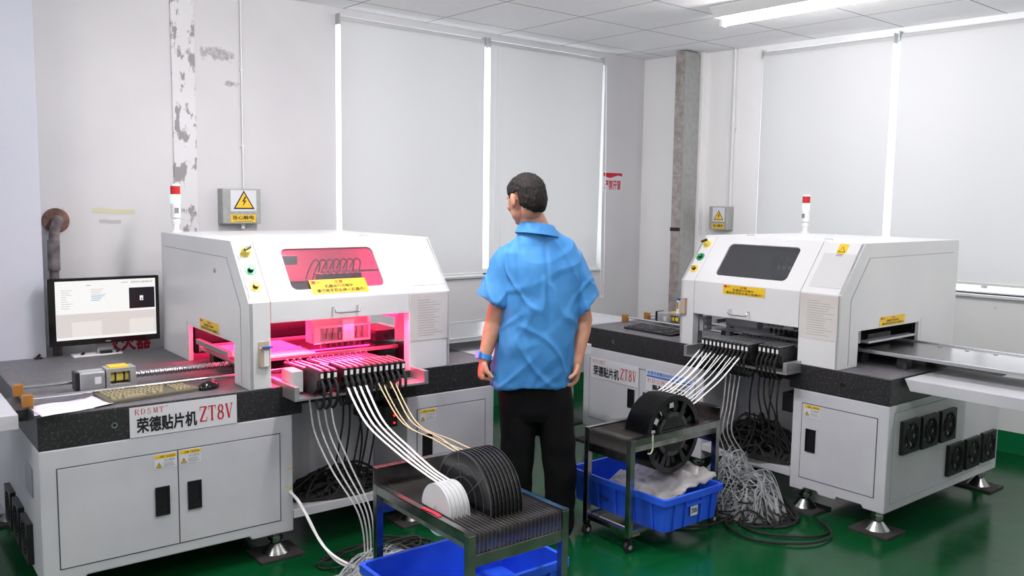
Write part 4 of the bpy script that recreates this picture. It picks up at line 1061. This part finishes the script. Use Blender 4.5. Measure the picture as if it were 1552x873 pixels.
def bag(F, c, sx, sy, rz, h, label, m, seed, tilt=0.0):
    t = thing('plastic_bag', label, 'bag', group=None); t.matrix_world = F @ frame(c[0], c[1], rz, c[2]) @ Matrix.Rotation(tilt, 4, 'X'); n = 26; vs = []; fs = []
    for side in (0, 1):
        for j in range(n + 1):
            for i in range(n + 1):
                u, v = i / n * 2 - 1, j / n * 2 - 1; e = (1 - abs(u) ** 4) * (1 - abs(v) ** 4)
                nz = noise.fractal(Vector((u * 2.2 + seed, v * 2.6, side * 3.1)), 1.0, 2.0, 4); cr = abs(noise.noise(Vector((u * 5 + seed, v * 3.5 + 9, 0))))
                vs.append(Vector((u * sx * (1 + .06 * noise.noise(Vector((v * 3, seed, 0)))), v * sy * (1 + .08 * noise.noise(Vector((u * 3, seed + 4, 0)))), (h * e * (1 if side else -.25)) * (.6 + .5 * nz) + .020 * nz + .007 * cr)))
        o = side * (n + 1) ** 2
        for j in range(n):
            for i in range(n): k = o + j * (n + 1) + i; fs.append((k, k + 1, k + n + 2, k + n + 1))
    N = n + 1; E = [i for i in range(N)] + [j * N + n for j in range(1, N)] + [n * N + i for i in range(n - 1, -1, -1)] + [j * N for j in range(n - 1, 0, -1)]
    for a, b in zip(E, E[1:] + E[:1]): fs.append((a, b, b + N * N, a + N * N))
    MB().add(vs, fs).build('film', m, t, smooth=70); return t
bag(FR, (1.38, -.80, .262), .22, .17, -.25, .028, 'crumpled clear plastic bag heaped in the blue crate', 'bag_film', 3.3, .36)
bag(FR, (1.36, -.845, .165), .20, .13, .3, .03, 'dark grey shielding bag lying under the clear bag in the crate', 'smoke_film', 8.1)
# ------------------------------------------------------------------ things on the walls
def shock_box(F, x, z, w, h, d, label, tilt=False):
    t = thing('junction_box', label, 'electrical box'); t.matrix_world = F @ Matrix.Translation((x, 0, z))
    MB().box((0, -d, 0), (w, 0, h)).build('enclosure', 'galvanised', t, bev=.004)
    p = plate('warning_plate', (w * .20, -d - .001, h * .36), X, Z, w * .68, h * .60, .001, 'label_white', t)
    O = Vector((w * .27, -d - .0022, h * .42)); s = w * .56; U, V = X, Z
    c = O + U * s / 2 + V * s * .30
    def tri(k, off, m, nm):
        P = [O, O + U * s, O + U * s / 2 + V * s * .84]; MB().poly([c + (q - c) * k + Vector((0, -off, 0)) for q in P], (0, -.0003, 0)).build(nm, m, p)
    tri(1.0, 0, 'label_black', 'warning_triangle'); tri(.80, .0005, 'yellow', 'triangle_field')
    q = [(.55, .60), (.40, .34), (.50, .37), (.44, .12), (.62, .42), (.51, .39), (.62, .60)]
    MB().poly([O + U * s * a + V * s * b * .95 + Vector((0, -.001, 0)) for a, b in q], (0, -.0002, 0)).build('lightning_bolt', 'label_black', p)
    y = plate('caution_strip', (w * .20, -d - .001, h * .04), X, Z, w * .66, h * .22, .001, 'yellow', t)
    lettering(y, '当心触电', Vector((w * .25, -d - .0022, h * .12)), X, Z, w * .56, h * .12, 'label_black', .02)
    plate('fine_print', (w * .28, -d - .0022, h * .06), X, Z, w * .5, h * .022, .0002, 'label_grey', y)
    return t
t = shock_box(FB, -3.755, 1.418, .235, .208, .075, 'grey electrical box with yellow shock sign, under the peeling patches')
MB().cyl((.14, -.03, -.03), (.14, -.03, 0), .012, n=14).build('cable_gland', 'white_plastic', t)
t = shock_box(FQ2, .73, 1.365, .165, .185, .10, 'grey electrical box with yellow shock sign, beside the galvanised trunking')
t = thing('conduit', 'thin white conduit on the long wall running down to the electrical box', 'conduit'); t.matrix_world = FB @ Matrix.Translation((-3.60, -.012, 1.626))
MB().cyl((0, 0, 0), (.0, 0, CEIL - 1.626), .005, n=12).build('pipe', 'pvc_white', t, smooth=40)
for zz in (.25, .7): MB().box((-.010, -.002, zz), (.010, .012, zz + .010)).build('clip', 'pvc_white', t)
t = thing('conduit', 'white plastic conduit beside the trunking, from ceiling to the small box', 'conduit'); t.matrix_world = FQ2 @ Matrix.Translation((.868, -.02, 1.551))
MB().cyl((0, 0, 0), (0, 0, CEIL - 1.551), .0135, n=14).build('pipe', 'pvc_white', t, smooth=40)
MB().cyl((0, 0, .60), (0, 0, .65), .018, n=14).build('coupler', 'pvc_white', t, smooth=40)
MB().box((-.024, -.006, .615), (.024, .02, .632)).build('clip', 'pvc_white', t)
# galvanised trunking in the corner
t = thing('cable_trunking', 'tall galvanised steel cable trunking running up the corner pilaster', 'trunking'); t.matrix_world = FQ @ Matrix.Translation((.475, -.003, 0))
x0, x1, d = 0.0, .096, -.20
MB().box((x0, d, .02), (x1, 0, CEIL - .01)).build('trunking_body', 'galvanised', t, bev=.003)
mat('galvanised_warm', (158, 150, 148), .55, .3); noisy(MATS['galvanised_warm'], 20, (140, 130, 128), (172, 164, 162), detail=8)
for z0, z1 in ((.03, 1.36), (1.37, 1.79), (1.80, CEIL - .02)):
    MB().box((x0 + .002, d - .003, z0), (x1 - .006, d, z1)).build('front_cover', 'galvanised_warm', t, bev=.001)
    MB().box((x1, d + .004, z0), (x1 + .003, -.004, z1)).build('side_cover', 'galvanised', t, bev=.001)
MB().box((x0 - .004, d - .006, 1.345), (x1 - .006, d + .03, 1.375)).build('black_strap', 'black_rubber', t)
for xx in (.03, .07): MB().cyl((xx, d - .003, 1.82), (xx, d - .006, 1.82), .005, n=10).build('screw', 'steel', t)
# no-window-opening sign
t = thing('wall_sign', 'white wall sign with red wave and red characters beside the blind', 'sign'); t.matrix_world = FB @ Matrix.Translation((-.478, 0, 1.655))
b = MB().box((0, -.004, 0), (.225, 0, .165)).build('board', 'label_white', t)
wv = [(0, .162), (.225, .162)] + [(.225 - .225 * k / 14, .128 + .012 * sin(k / 14 * 2 * pi + .4) + .006 * k / 14) for k in range(15)]
MB().poly([(x, -.0042, z) for x, z in wv], (0, -.0004, 0)).build('red_wave', 'label_red', b)
lettering(t, '严禁开窗', (.014, -.0046, .022), X, Z, .195, .082, 'label_red', .02)
# red lettering painted on the wall behind the monitor
t = thing('wall_lettering', 'red painted characters on the wall behind the black monitor', 'lettering'); t.matrix_world = FB @ Matrix.Translation((-4.408, 0, .705))
o = lettering(t, '灭火器', (0, -.0008, 0), X, Z, .245, .105, 'label_red', .035, name='characters')
# tape remnants
def tape_strip(x, z, w, h, rz, m, label):
    t = thing('tape_remnant', label, 'tape remnant'); t.matrix_world = FB @ Matrix.Translation((x, -.0004, z)) @ Matrix.Rotation(rz, 4, 'Y')
    pts = [(0, 0), (w * .3, h * .06), (w * .6, -.002), (w, .0), (w * .995, h * .5), (w, h), (w * .5, h * .93), (w * .25, h * 1.06), (0, h * .97), (.004, h * .5)]
    MB().poly([(a, 0, c) for a, c in pts], (0, -.001, 0)).build('strip', m, t)
tape_strip(-4.455, 1.483, .225, .026, .045, 'masking_tape', 'old yellowed tape strip on the plaster wall above the monitor')
tape_strip(-4.42, 1.425, .115, .020, .03, 'old_tape', 'short whitish tape remnant below the yellowed tape strip')
# rusty flange and pipe
t = thing('water_pipe', 'rusty pipe with elbow and round flange on the wall behind the monitor', 'pipe'); t.matrix_world = FB @ Matrix.Translation((-4.635, 0, 1.44))
MB().cyl((0, 0, 0), (0, -.02, 0), .066, n=28).build('flange', 'rust', t, bev=.004)
MB().tube(spline([(0, -.02, 0), (0, -.055, 0), (-.012, -.075, -.02), (-.024, -.078, -.06), (-.03, -.078, -.12)], 8), .026, 14).build('elbow', 'old_pipe', t, smooth=60)
MB().cyl((-.03, -.078, -.10), (-.032, -.078, -.26), .030, n=16).build('coupling', 'old_pipe', t, bev=.003)
MB().cyl((-.032, -.078, -.26), (-.03, -.078, -1.435), .024, n=16).build('riser', 'old_pipe', t, smooth=40)

# ------------------------------------------------------------------ cables, hoses and waste tape
def cable(F, pts, r, m, label, group, name='cable', cat='cable', n=8, flat=None):
    t = thing(name, label, cat, group=group); p0 = Vector(pts[0]); t.matrix_world = F @ Matrix.Translation(p0); P = spline([Vector(p) - p0 for p in pts], n)
    b = MB().tube(P, r, 6) if flat is None else MB().ribbon(P, flat, r * 2, .0004)
    b.build('strand', m, t, smooth=60); return t
rnd = random.Random(11)
def hang(F, xs, y0, z0, zend, yend, label, group, m='black_rubber', r=.0045):
    for x in xs:
        k = rnd.uniform(-.05, .05)
        cable(F, [(x, y0, z0), (x + k * .3, y0 - .01, z0 - .12), (x + k, y0 + .02, (z0 + zend) / 2), (x + k * 1.4, (y0 + yend) / 2, zend + .06), (x + k * 2 + .05, yend, zend), (x + k * 2 + .14, yend + .03, zend - .01)], r, m, label, group)
hang(FL, [1.20, 1.23, 1.265, 1.29, 1.33, 1.36], -.06, .73, .235, .12, 'black hose hanging below the feeders of the red-lit machine', 'hoses below the left feeders')
hang(FR, [1.36, 1.40, 1.43, 1.46, 1.49, 1.52], -.05, .70, .25, .10, 'black hose hanging below the feeders of the window-wall machine', 'hoses below the right feeders')
def waste(F, base, label, group, m='white_tape', w=.005):
    for pts in base: cable(F, pts, w, m, label, group, 'waste_tape', 'tape', 10, flat=(1, .15, .1))
# four spent tapes falling from the bracket of the left machine
waste(FL, [[(1.02 + .032 * k, -.11, .72), (1.03 + .032 * k, -.14, .58), (1.08 + .03 * k, -.20, .42), (1.16 + .02 * k, -.28, .24), (1.17 + .015 * k, -.32, .08), (1.12 + .02 * k, -.36, .012)] for k in range(4)], 'greyish spent tape hanging from the bracket by the red-lit feeders', 'spent tapes below the bracket', 'spent_strip', .004)
waste(FL, [[(.965, .03, .30), (.99, -.06, .26), (1.02, -.16, .14), (1.06, -.28, .05), (1.13, -.36, .03), (1.20, -.34, .04)], [(.97, .02, .31), (1.0, -.10, .22), (1.03, -.22, .10), (1.10, -.33, .04), (1.19, -.40, .03)]], 'white spent tape looping out beside the left cabinet to the floor', 'spent tapes by the cabinet', 'white_tape', .006)
waste(FL, [[(1.14, -.36, .012), (.98, -.34, .008), (.86, -.44, .008), (.84, -.56, .008), (.93, -.62, .008), (1.03, -.58, .010), (1.12, -.48, .012)], [(1.13, -.38, .016), (.99, -.37, .012), (.89, -.46, .012), (.88, -.54, .012), (.96, -.585, .012), (1.06, -.53, .014)]], 'white spent tape curled on the floor beside the blue crate', 'tape curls on the floor', 'white_tape', .007)
waste(FR, [[(1.22 + .03 * k, -.10, .68), (1.23 + .025 * k, -.13, .50), (1.22 + .03 * k, -.15, .36), (1.24 + .05 * k, -.12, .22), (1.2 + .06 * k, -.2, .12)] for k in range(4)], 'clear spent tape hanging beside the all-black reel cart', 'spent tapes by the right cart', 'spent_strip', .004)

def tangle(F, name, label, cat, c, size, n, m, r, seed, loops=3, floor=.006, flat=False, curl=.35):
    """loose heap of strands nobody could count: curls wandering inside a low dome"""
    rg = random.Random(seed); b = MB()
    for k in range(n):
        q = Vector((rg.gauss(0, .5), rg.gauss(0, .5), rg.random())); a = rg.uniform(0, 6.28); e = rg.uniform(-.5, .5); P = []; step = curl * rg.uniform(.5, 1.2); tw = rg.uniform(.35, .9) * rg.choice((-1, 1))
        for i in range(rg.randint(7, 7 + loops * 2)):
            a += tw + rg.uniform(-.5, .5); e += rg.uniform(-.6, .6); e *= .7
            q = q + Vector((cos(a), sin(a), .35 * sin(e))) * step
            rad = sqrt(q.x ** 2 + q.y ** 2)
            if rad > 1: q.x /= rad; q.y /= rad; a += 1.6; rad = 1
            top = max(.05, 1 - rad ** 3) * (.75 + .45 * noise.noise(Vector((q.x * 2.2, q.y * 2.2, seed)))); q.z = min(max(q.z, 0), 1)
            P.append(Vector((c[0] + q.x * size[0], c[1] + q.y * size[1], c[2] + floor + q.z * top * size[2])))
        S = spline(P, 6); rr = r * rg.uniform(.7, 1.2)
        if flat: b.ribbon(S, (rg.uniform(-1, 1), rg.uniform(-1, 1), rg.uniform(-.6, .6)), rr * 2, .0003)
        else: b.tube(S, rr, 5)
    o = b.build(name, m, smooth=60); placed(o, F); return tag(o, label, cat, kind='stuff')
tangle(FL, 'cable_tangle', 'heap of tangled black cables on the shelf below the red-lit feeders', 'cables', (1.28, .14, .206), (.27, .13, .15), 46, 'black_rubber', .006, 3)
tangle(FL, 'cable_tangle', 'black cables trailing on the floor under the red-lit machine', 'cables', (1.28, -.22, 0), (.28, .14, .05), 16, 'black_rubber', .005, 4)
tangle(FL, 'film_tangle', 'heap of clear spent tape curled on the floor behind the slatted cart', 'spent tape', (1.18, -.46, 0), (.22, .14, .16), 110, 'clear_strip', .003, 5, flat=True)
tangle(FR, 'cable_tangle', 'heap of tangled black cables on the shelf of the window-wall machine', 'cables', (1.30, .12, .206), (.28, .14, .26), 80, 'black_rubber', .006, 6)
tangle(FR, 'film_tangle', 'big heap of clear spent tape beside the all-black reel cart', 'spent tape', (1.41, -.22, .0), (.27, .20, .34), 300, 'clear_strip', .0028, 7, flat=True)
tangle(FR, 'cable_tangle', 'black cables on the floor under the clear tape heap', 'cables', (1.42, -.22, 0), (.32, .24, .22), 60, 'black_rubber', .005, 8)
loops = [[(1.50, -.30, .02), (1.58, -.42, .008), (1.72, -.44, .008), (1.88, -.30, .008), (1.90, -.15, .008), (1.78, -.08, .02)], [(1.46, -.34, .016), (1.56, -.50, .012), (1.74, -.54, .008), (1.92, -.40, .012), (1.95, -.22, .012), (1.85, -.10, .02)], [(1.40, -.36, .02), (1.30, -.60, .008), (1.38, -.74, .008), (1.5, -.58, .012), (1.52, -.38, .02)]]
for l in loops: cable(FR, l, .006, 'black_rubber', 'black cable looping on the green floor before the cabinet with fans', 'floor cable loops')
# ------------------------------------------------------------------ the man in the blue work shirt
PX = thing('person', 'man in a light blue short-sleeved work shirt and black trousers, seen from behind', 'person', (.115, 3.95, 0))
PB = Vector((.115, 3.95, 0))
def ellring(c, rx, ry, rot=0.0, n=28, tilt=None, sq=2.0):
    c = Vector(c); out = []
    for k in range(n):
        a = 2 * pi * k / n; ca, sa = cos(a), sin(a)
        p = Vector((rx * math.copysign(abs(ca) ** (2 / sq), ca), ry * math.copysign(abs(sa) ** (2 / sq), sa), 0)); p = Matrix.Rotation(rot, 3, 'Z') @ p
        if tilt: p = tilt @ p
        out.append(c + p)
    return out
def limb(b, pts, n=20):
    """closed loft through (x,y,z,r) joints, cross sections perpendicular to the path"""
    P = [Vector(p[:3]) for p in pts]; R = [p[3] for p in pts]; rings = []; ref = Vector((0, 1, 0))
    for i, p in enumerate(P):
        t = (P[min(i + 1, len(P) - 1)] - P[max(i - 1, 0)]).normalized(); a = t.cross(ref).normalized(); c = a.cross(t).normalized()
        k = pts[i][4] if len(pts[i]) > 4 else 1.0
        rings.append([p + (a * cos(2 * pi * j / n) * R[i] + c * sin(2 * pi * j / n) * R[i] * k) for j in range(n)])
    b.rings(rings); b.ball(P[0], R[0] * .98); b.ball(P[-1], R[-1] * .98); return b
def remesh(b, name, m, parent, vox, smooth=2, disp=None, sm=.5):
    o = b.build(name, m); md = o.modifiers.new('r', 'REMESH'); md.mode = 'VOXEL'; md.voxel_size = vox
    if smooth: s = o.modifiers.new('s', 'SMOOTH'); s.iterations = smooth; s.factor = sm
    dg = bpy.context.evaluated_depsgraph_get(); dg.update(); me = bpy.data.meshes.new_from_object(o.evaluated_get(dg)); me.name = name
    bpy.data.objects.remove(o)
    if disp:
        ns = [v.normal.copy() for v in me.vertices]
        for v, nn in zip(me.vertices, ns): v.co += nn * disp(v.co)
    for v in me.vertices: v.co -= PB
    for p in me.polygons: p.use_smooth = True
    me.materials.clear(); me.materials.append(MATS[m]); o = bpy.data.objects.new(name, me); COL.objects.link(o); o.parent = parent; return o

# body skeleton (world coordinates, metres): seen from behind, facing away and turned a little to the left
BR = .30    # torso turned to the left
# --- head frame
HC = Vector((.058, 3.945, 1.590)); HR = Matrix.Rotation(radians(38), 3, 'Z') @ Matrix.Rotation(radians(-16), 3, 'X')   # local +y = where the face points
def H(x, y, z): return HC + HR @ Vector((x, y, z))
HM = HR.to_4x4()
b = MB()
def hb(c, r): b.ball(H(*c), r, 24, 16, HM)
hb((0, -.012, .022), (.073, .094, .083)); hb((0, .030, .0), (.064, .064, .082)); hb((0, .040, -.052), (.054, .052, .052)); hb((0, .066, -.088), (.026, .024, .020))
hb((0, .082, .026), (.045, .018, .014)); hb((.034, .068, -.022), (.022, .022, .022)); hb((-.034, .068, -.022), (.022, .022, .022))
hb((0, .098, -.022), (.011, .014, .022)); hb((0, .107, -.036), (.015, .013, .011)); hb((0, .091, -.062), (.024, .010, .006)); hb((0, .090, -.071), (.021, .010, .006)); hb((0, -.025, -.055), (.050, .054, .05))
for s in (-1, 1):
    b.ball(H(s * .081, -.004, -.010), (.011, .020, .033), 16, 10, HM @ Matrix.Rotation(s * .3, 4, 'Z')); b.ball(H(s * .078, .004, -.037), (.008, .010, .012), 12, 8, HM); b.ball(H(s * .088, -.014, -.003), (.006, .007, .024), 12, 8, HM)
NK = Vector((.105, 3.955, 1.452))
limb(b, [(NK.x + .004, NK.y, 1.40, .068), (NK.x, NK.y, 1.46, .060), tuple(HC + Vector((.014, .006, -.055))) + (.056,)])
# torso and hips under the clothes
b.rings([ellring((.125, 3.95, z), rx, ry, BR) for z, rx, ry in ((.80, .12, .08), (.95, .11, .075), (1.15, .12, .08), (1.30, .125, .07), (1.40, .085, .055))])
# shoulders, arms
SL, SR = Vector((-.015, 3.93, 1.318)), Vector((.272, 3.985, 1.300))
EL, WL = Vector((-.075, 3.905, 1.045)), Vector((-.122, 3.860, .865))
ER, WR_ = Vector((.335, 3.995, 1.03)), Vector((.302, 3.93, .845))
limb(b, [tuple(SL) + (.044,), tuple(SL.lerp(EL, .5)) + (.047,), tuple(EL) + (.042,), tuple(EL.lerp(WL, .25)) + (.042,), tuple(EL.lerp(WL, .65)) + (.033,), tuple(WL) + (.0265, )])
limb(b, [tuple(SR) + (.044,), tuple(SR.lerp(ER, .5)) + (.047,), tuple(ER) + (.042,), tuple(ER.lerp(WR_, .25)) + (.041,), tuple(ER.lerp(WR_, .65)) + (.033,), tuple(WR_) + (.0265,)])
for sx, hx in ((-1, .065), (1, .205)): limb(b, [(hx, 3.95, .84, .075), (hx + sx * .01, 3.94, .45, .05), (hx + sx * .012, 3.955, .09, .036)])
def hand(W, dirv, palm_n, thumb_side, curl, s=1.0):
    """palm box, four fingers with two knuckle bends, thumb from the side; palm_n = where the palm faces"""
    d = Vector(dirv).normalized(); n = (Vector(palm_n) - d * Vector(palm_n).dot(d)).normalized(); u = d.cross(n).normalized() * thumb_side
    R3 = Matrix((u, n, d)).transposed().to_4x4()
    b.ball(W + d * .045 * s, (.040 * s, .020 * s, .050 * s), 20, 12, R3); b.ball(W + d * .068 * s, (.039 * s, .018 * s, .026 * s), 16, 10, R3); b.ball(W + d * .008, (.027, .022, .03), 16, 10, R3)
    for k, (off, ln) in enumerate(((.029, .92), (.010, 1.0), (-.010, .93), (-.028, .76))):
        p = W + d * (.086 - .004 * abs(k - 1)) * s + u * off * s; dd = d.copy(); ax = d.cross(n); P = [tuple(p - d * .012) + (.0108,)]
        for L, c in ((.036, curl[0]), (.026, curl[1]), (.020, curl[2])):
            dd = Matrix.Rotation(c, 3, ax) @ dd; P.append(tuple(p) + (.0102,)); p = p + dd * L * ln * s
        P.append(tuple(p) + (.0075,)); limb(b, P, 10)
    tp = W + d * .022 * s + u * .028 * s; P = [tuple(tp) + (.0135,)]; td = (d * .75 + u * .55 + n * .35).normalized()
    for L, c in ((.036, .0), (.030, .55)):
        td = (td + (n * .9 - u * .7) * c).normalized(); tp = tp + td * L * s; P.append(tuple(tp) + (.0105,))
    limb(b, P, 10)
hand(WL, (-.14, -.02, -1), (.95, .25, 0), 1, (1.5, 1.65, .9), .98)
hand(WR_, (-.06, -.08, -1), (-.95, -.1, 0), -1, (.75, .9, .5), .98)
body = remesh(b, 'body', 'skin', PX, .0042, 3)
body['label'] = 'bare forearms, head and neck'
# eyes and brows belong to the head
e = MB()
for s in (-1, 1): e.ball(H(s * .031, .079, .004) - PB, (.010, .006, .006), 12, 8, HM)
e.build('eyes', 'label_black', PX, smooth=60)
# --- hair: cap over the skull, down to the nape and in front of the ears
hv = MB(); N1, N2 = 96, 60; idx = {}; vs = []; fs = []
def keep(p):
    x, y, z = p
    if y > .045: return z > .052 + (y - .045) * .35
    if y > .012: return z > .0 + max(0, (y - .02)) * 1.6 if abs(x) > .05 else z > .03
    if y > -.035: return z > .018
    return z > -.088 + max(0, (y + .07)) * 1.3
def hp(i, j):
    th = -pi / 2 + pi * j / N2; ph = 2 * pi * i / N1; d = Vector((cos(th) * cos(ph), cos(th) * sin(ph), sin(th)))
    c = Vector((0, -.006, .018)); g = 1.0 if d.z > 0 else (max(.02, 1 - d.z * d.z) ** -.5) * max(.05, 1 - abs(d.z) ** 3.2 * .85)
    p = Vector((d.x * .0795 * g, d.y * .1015 * g, d.z * .0895 if d.z > 0 else d.z * .135)) + c
    p += d * (.0045 * noise.noise(Vector((d.x * 22, d.y * 22, d.z * 6))) + .003 * noise.noise(d * 9) + .004 * max(0, d.z))
    return p
for j in range(N2 + 1):
    for i in range(N1): vs.append(hp(i, j))
ok = [keep(v) for v in vs]
for j in range(N2):
    for i in range(N1):
        q = (j * N1 + i, j * N1 + (i + 1) % N1, (j + 1) * N1 + (i + 1) % N1, (j + 1) * N1 + i)
        if all(ok[k] for k in q): fs.append(q)
hv.add([HC + HR @ v - PB for v in vs], fs); hair = hv.build('hair', 'hair', PX, smooth=70)
bm = bmesh.new(); bm.from_mesh(hair.data); bmesh.ops.delete(bm, geom=[v for v in bm.verts if not v.link_faces], context='VERTS'); bm.to_mesh(hair.data); bm.free()
sd = hair.modifiers.new('thick', 'SOLIDIFY'); sd.thickness = .012; sd.offset = -.6
m = MATS['hair']; tc = nd(m, 'ShaderNodeTexCoord'); mp = nd(m, 'ShaderNodeMapping'); mp.inputs['Scale'].default_value = (60, 60, 9); lk(m, tc.outputs['Object'], mp.inputs[0])
nz = nd(m, 'ShaderNodeTexNoise', Scale=3.0, Detail=6.0); lk(m, mp.outputs[0], nz.inputs['Vector']); lk(m, ramp(m, nz.outputs['Fac'], [(.35, (16, 14, 15)), (.75, (44, 38, 38))]), m.node_tree.nodes['Principled BSDF'].inputs['Base Color'])
bp = nd(m, 'ShaderNodeBump', Strength=.7, Distance=.004); lk(m, nz.outputs['Fac'], bp.inputs['Height']); lk(m, bp.outputs[0], m.node_tree.nodes['Principled BSDF'].inputs['Normal'])

# --- shirt: torso + flared short sleeves, one surface, with folds
b = MB(); TX = .117
b.rings([ellring((x, y, z), rx, ry, BR, 40, None, sq) for x, y, z, rx, ry, sq in (
    (.097, 3.95, .738, .186, .134, 2.3), (.098, 3.95, .745, .189, .137, 2.3), (.101, 3.95, .82, .188, .136, 2.3), (.112, 3.95, .92, .186, .132, 2.3), (.130, 3.95, 1.05, .186, .128, 2.3), (.138, 3.95, 1.18, .186, .124, 2.4),
    (.136, 3.953, 1.28, .184, .116, 2.4), (.133, 3.955, 1.345, .176, .102, 2.3), (.130, 3.957, 1.39, .146, .088, 2.2), (.124, 3.957, 1.425, .110, .076, 2.1), (.118, 3.957, 1.452, .082, .070, 2.0))])
def sleeve(S, E, r0, r1, depth, axis):
    """open-ended flared short sleeve from shoulder S to hem centre E; the hem is cut square to `axis`"""
    S, E = Vector(S), Vector(E); d0 = (E - S).normalized(); ax = Vector(axis).normalized(); rg = []
    for t, r in ((-.22, r0 * .55), (-.1, r0 * .86), (.08, r0), (.35, r0 * .75 + r1 * .25), (.7, r0 * .3 + r1 * .7), (.93, r1), (1.0, r1), (1.0, r1 * .86), (.9, r1 * .8)):
        dd = d0.lerp(ax, max(0, t)).normalized(); a = dd.cross(Vector((0, 1, 0))).normalized(); c = a.cross(dd)
        rg.append([S.lerp(E, t) + (a * cos(2 * pi * k / 32) * r + c * sin(2 * pi * k / 32) * r * depth) for k in range(32)])
    b.rings(rg)
sleeve((-.010, 3.935, 1.322), (-.090, 3.90, 1.128), .068, .086, .86, (-.40, 0, -.92))
sleeve((.268, 3.985, 1.306), (.348, 3.985, 1.09), .068, .080, .86, (.80, 0, -.62))
def folds(p):
    q = p - Vector((.12, 3.95, 1.1))
    long_ = noise.noise(Vector((q.x * 10 + .6 * sin(q.z * 5), q.y * 8, q.z * 1.4))); pull = noise.noise(Vector((q.x * 7 + q.z * 5, q.y * 7, q.z * 7 - q.x * 3)))
    fine = noise.noise(Vector((q.x * 24 + q.z * 6, q.y * 24, q.z * 9)))
    k = max(0, min(1, (1.46 - p.z) / .08)); ar = abs(q.x) > .15
    pleat = -.006 * math.exp(-((q.x + .10 - .10 * (1.35 - p.z)) / .014) ** 2) * max(0, min(1, (p.z - .95) / .1)) - .004 * math.exp(-((q.x - .03 - .06 * (1.4 - p.z)) / .012) ** 2) * max(0, min(1, (p.z - 1.0) / .1))
    q2 = Vector((q.x * 9 + q.z * 4.5, q.y * 9, q.z * 2.6 - q.x * 2)); crease = max(0, .22 - abs(noise.noise(q2))) / .22
    q3 = Vector((q.x * 6 - q.z * 6, q.y * 6, q.z * 3 + 7)); crease2 = max(0, .16 - abs(noise.noise(q3))) / .16
    return k * (.008 * crease ** 1.5 + .005 * crease2 + .015 * long_ + (.010 if ar else .007) * pull + .003 * fine + 1.6 * pleat)
shirt = remesh(b, 'work_shirt', 'shirt', PX, .0060, 3, folds)
# collar
b = MB(); cr = []
for z, k, o in ((1.440, 1.0, 0), (1.470, .90, 0), (1.476, .91, 0), (1.472, .99, .0), (1.450, 1.16, 0), (1.424, 1.30, 0), (1.422, 1.26, 0)):
    cr.append([p - PB for p in ellring((.112 + .004 * (1.45 - z) * 10, 3.955, z + 0), .081 * k, .074 * k, BR, 40, Matrix.Rotation(-.12, 3, 'X') @ Matrix.Rotation(.10, 3, 'Y'))])
b.rings(cr, caps=False).build('collar', 'shirt', PX, smooth=50)
# --- trousers
b = MB()
b.rings([ellring((.110, 3.952, z), rx, ry, BR * .8, 32, None, 2.3) for z, rx, ry in ((.85, .158, .105), (.78, .166, .112), (.70, .172, .118), (.62, .166, .112), (.575, .14, .10))])
limb(b, [(.045, 3.945, .74, .088, 1.15), (.042, 3.945, .62, .093, 1.12), (.038, 3.935, .45, .080, 1.1), (.036, 3.945, .30, .073, 1.15), (.034, 3.965, .15, .070, 1.2), (.034, 3.972, .055, .074, 1.2)], 24)
limb(b, [(.190, 3.955, .74, .090, 1.15), (.203, 3.953, .62, .092, 1.12), (.224, 3.94, .45, .082, 1.1), (.236, 3.945, .30, .076, 1.15), (.236, 3.962, .15, .071, 1.2), (.236, 3.968, .055, .074, 1.2)], 24)
def tf(p): return .008 * noise.noise(Vector((p.x * 12 + p.z * 3, p.y * 12, p.z * 5))) + .005 * noise.noise(Vector((p.x * 9, p.y * 9, p.z * 16))) * (1 if p.z < .5 else .4)
remesh(b, 'trousers', 'trousers', PX, .0075, 3, tf)
# --- shoes
for sx, rz in ((.034, .35), (.238, -.02)):
    M = Matrix.Translation(Vector((sx, 3.985, 0)) - PB) @ Matrix.Rotation(rz, 4, 'Z')
    R_ = []
    for y, w, h in ((-.105, .030, .05), (-.09, .038, .085), (-.04, .040, .085), (.02, .041, .075), (.08, .047, .055), (.13, .046, .045), (.165, .036, .038), (.178, .018, .03)):
        R_.append([M @ Vector((w * cos(a), y, max(.014, .016 + (h - .016) * (.5 + .5 * sin(a)) if sin(a) > -.3 else .014))) for a in [2 * pi * k / 20 for k in range(20)]])
    s = MB().rings(R_).build('shoe', 'shoe', PX, smooth=50)
    MB().poly([M @ Vector((x, y, 0)) for x, y in [(.045 * cos(a) * (1 if sin(a) > -.2 else .85), .035 + .145 * sin(a)) for a in [2 * pi * k / 28 for k in range(28)]]], (0, 0, .017)).build('sole', 'black_rubber', s)
# --- blue wristwatch
d = (WL - EL).normalized(); c = WL - d * .012 - PB; a = d.orthogonal().normalized(); q = d.cross(a)
wb = MB(); 
wb.rings([[c + d * t + (a * cos(2 * pi * k / 28) + q * sin(2 * pi * k / 28)) * r for k in range(28)] for t, r in ((-.011, .0315), (.011, .0305), (.011, .0275), (-.011, .0285))], closed=True)
w0 = wb.build('wristwatch', 'watch_blue', PX, smooth=40)
n = Vector((-.86, -.5, 0)); n = (n - d * n.dot(d)).normalized(); u = d.cross(n)
MB().box((-.018, -.018, 0), (.018, .018, .011), Matrix.Translation(c + n * .030) @ Matrix((u, d, n)).transposed().to_4x4()).build('watch_case', 'watch_blue', w0, bev=.004)
# hem strip of the undershirt showing below the shirt on the left
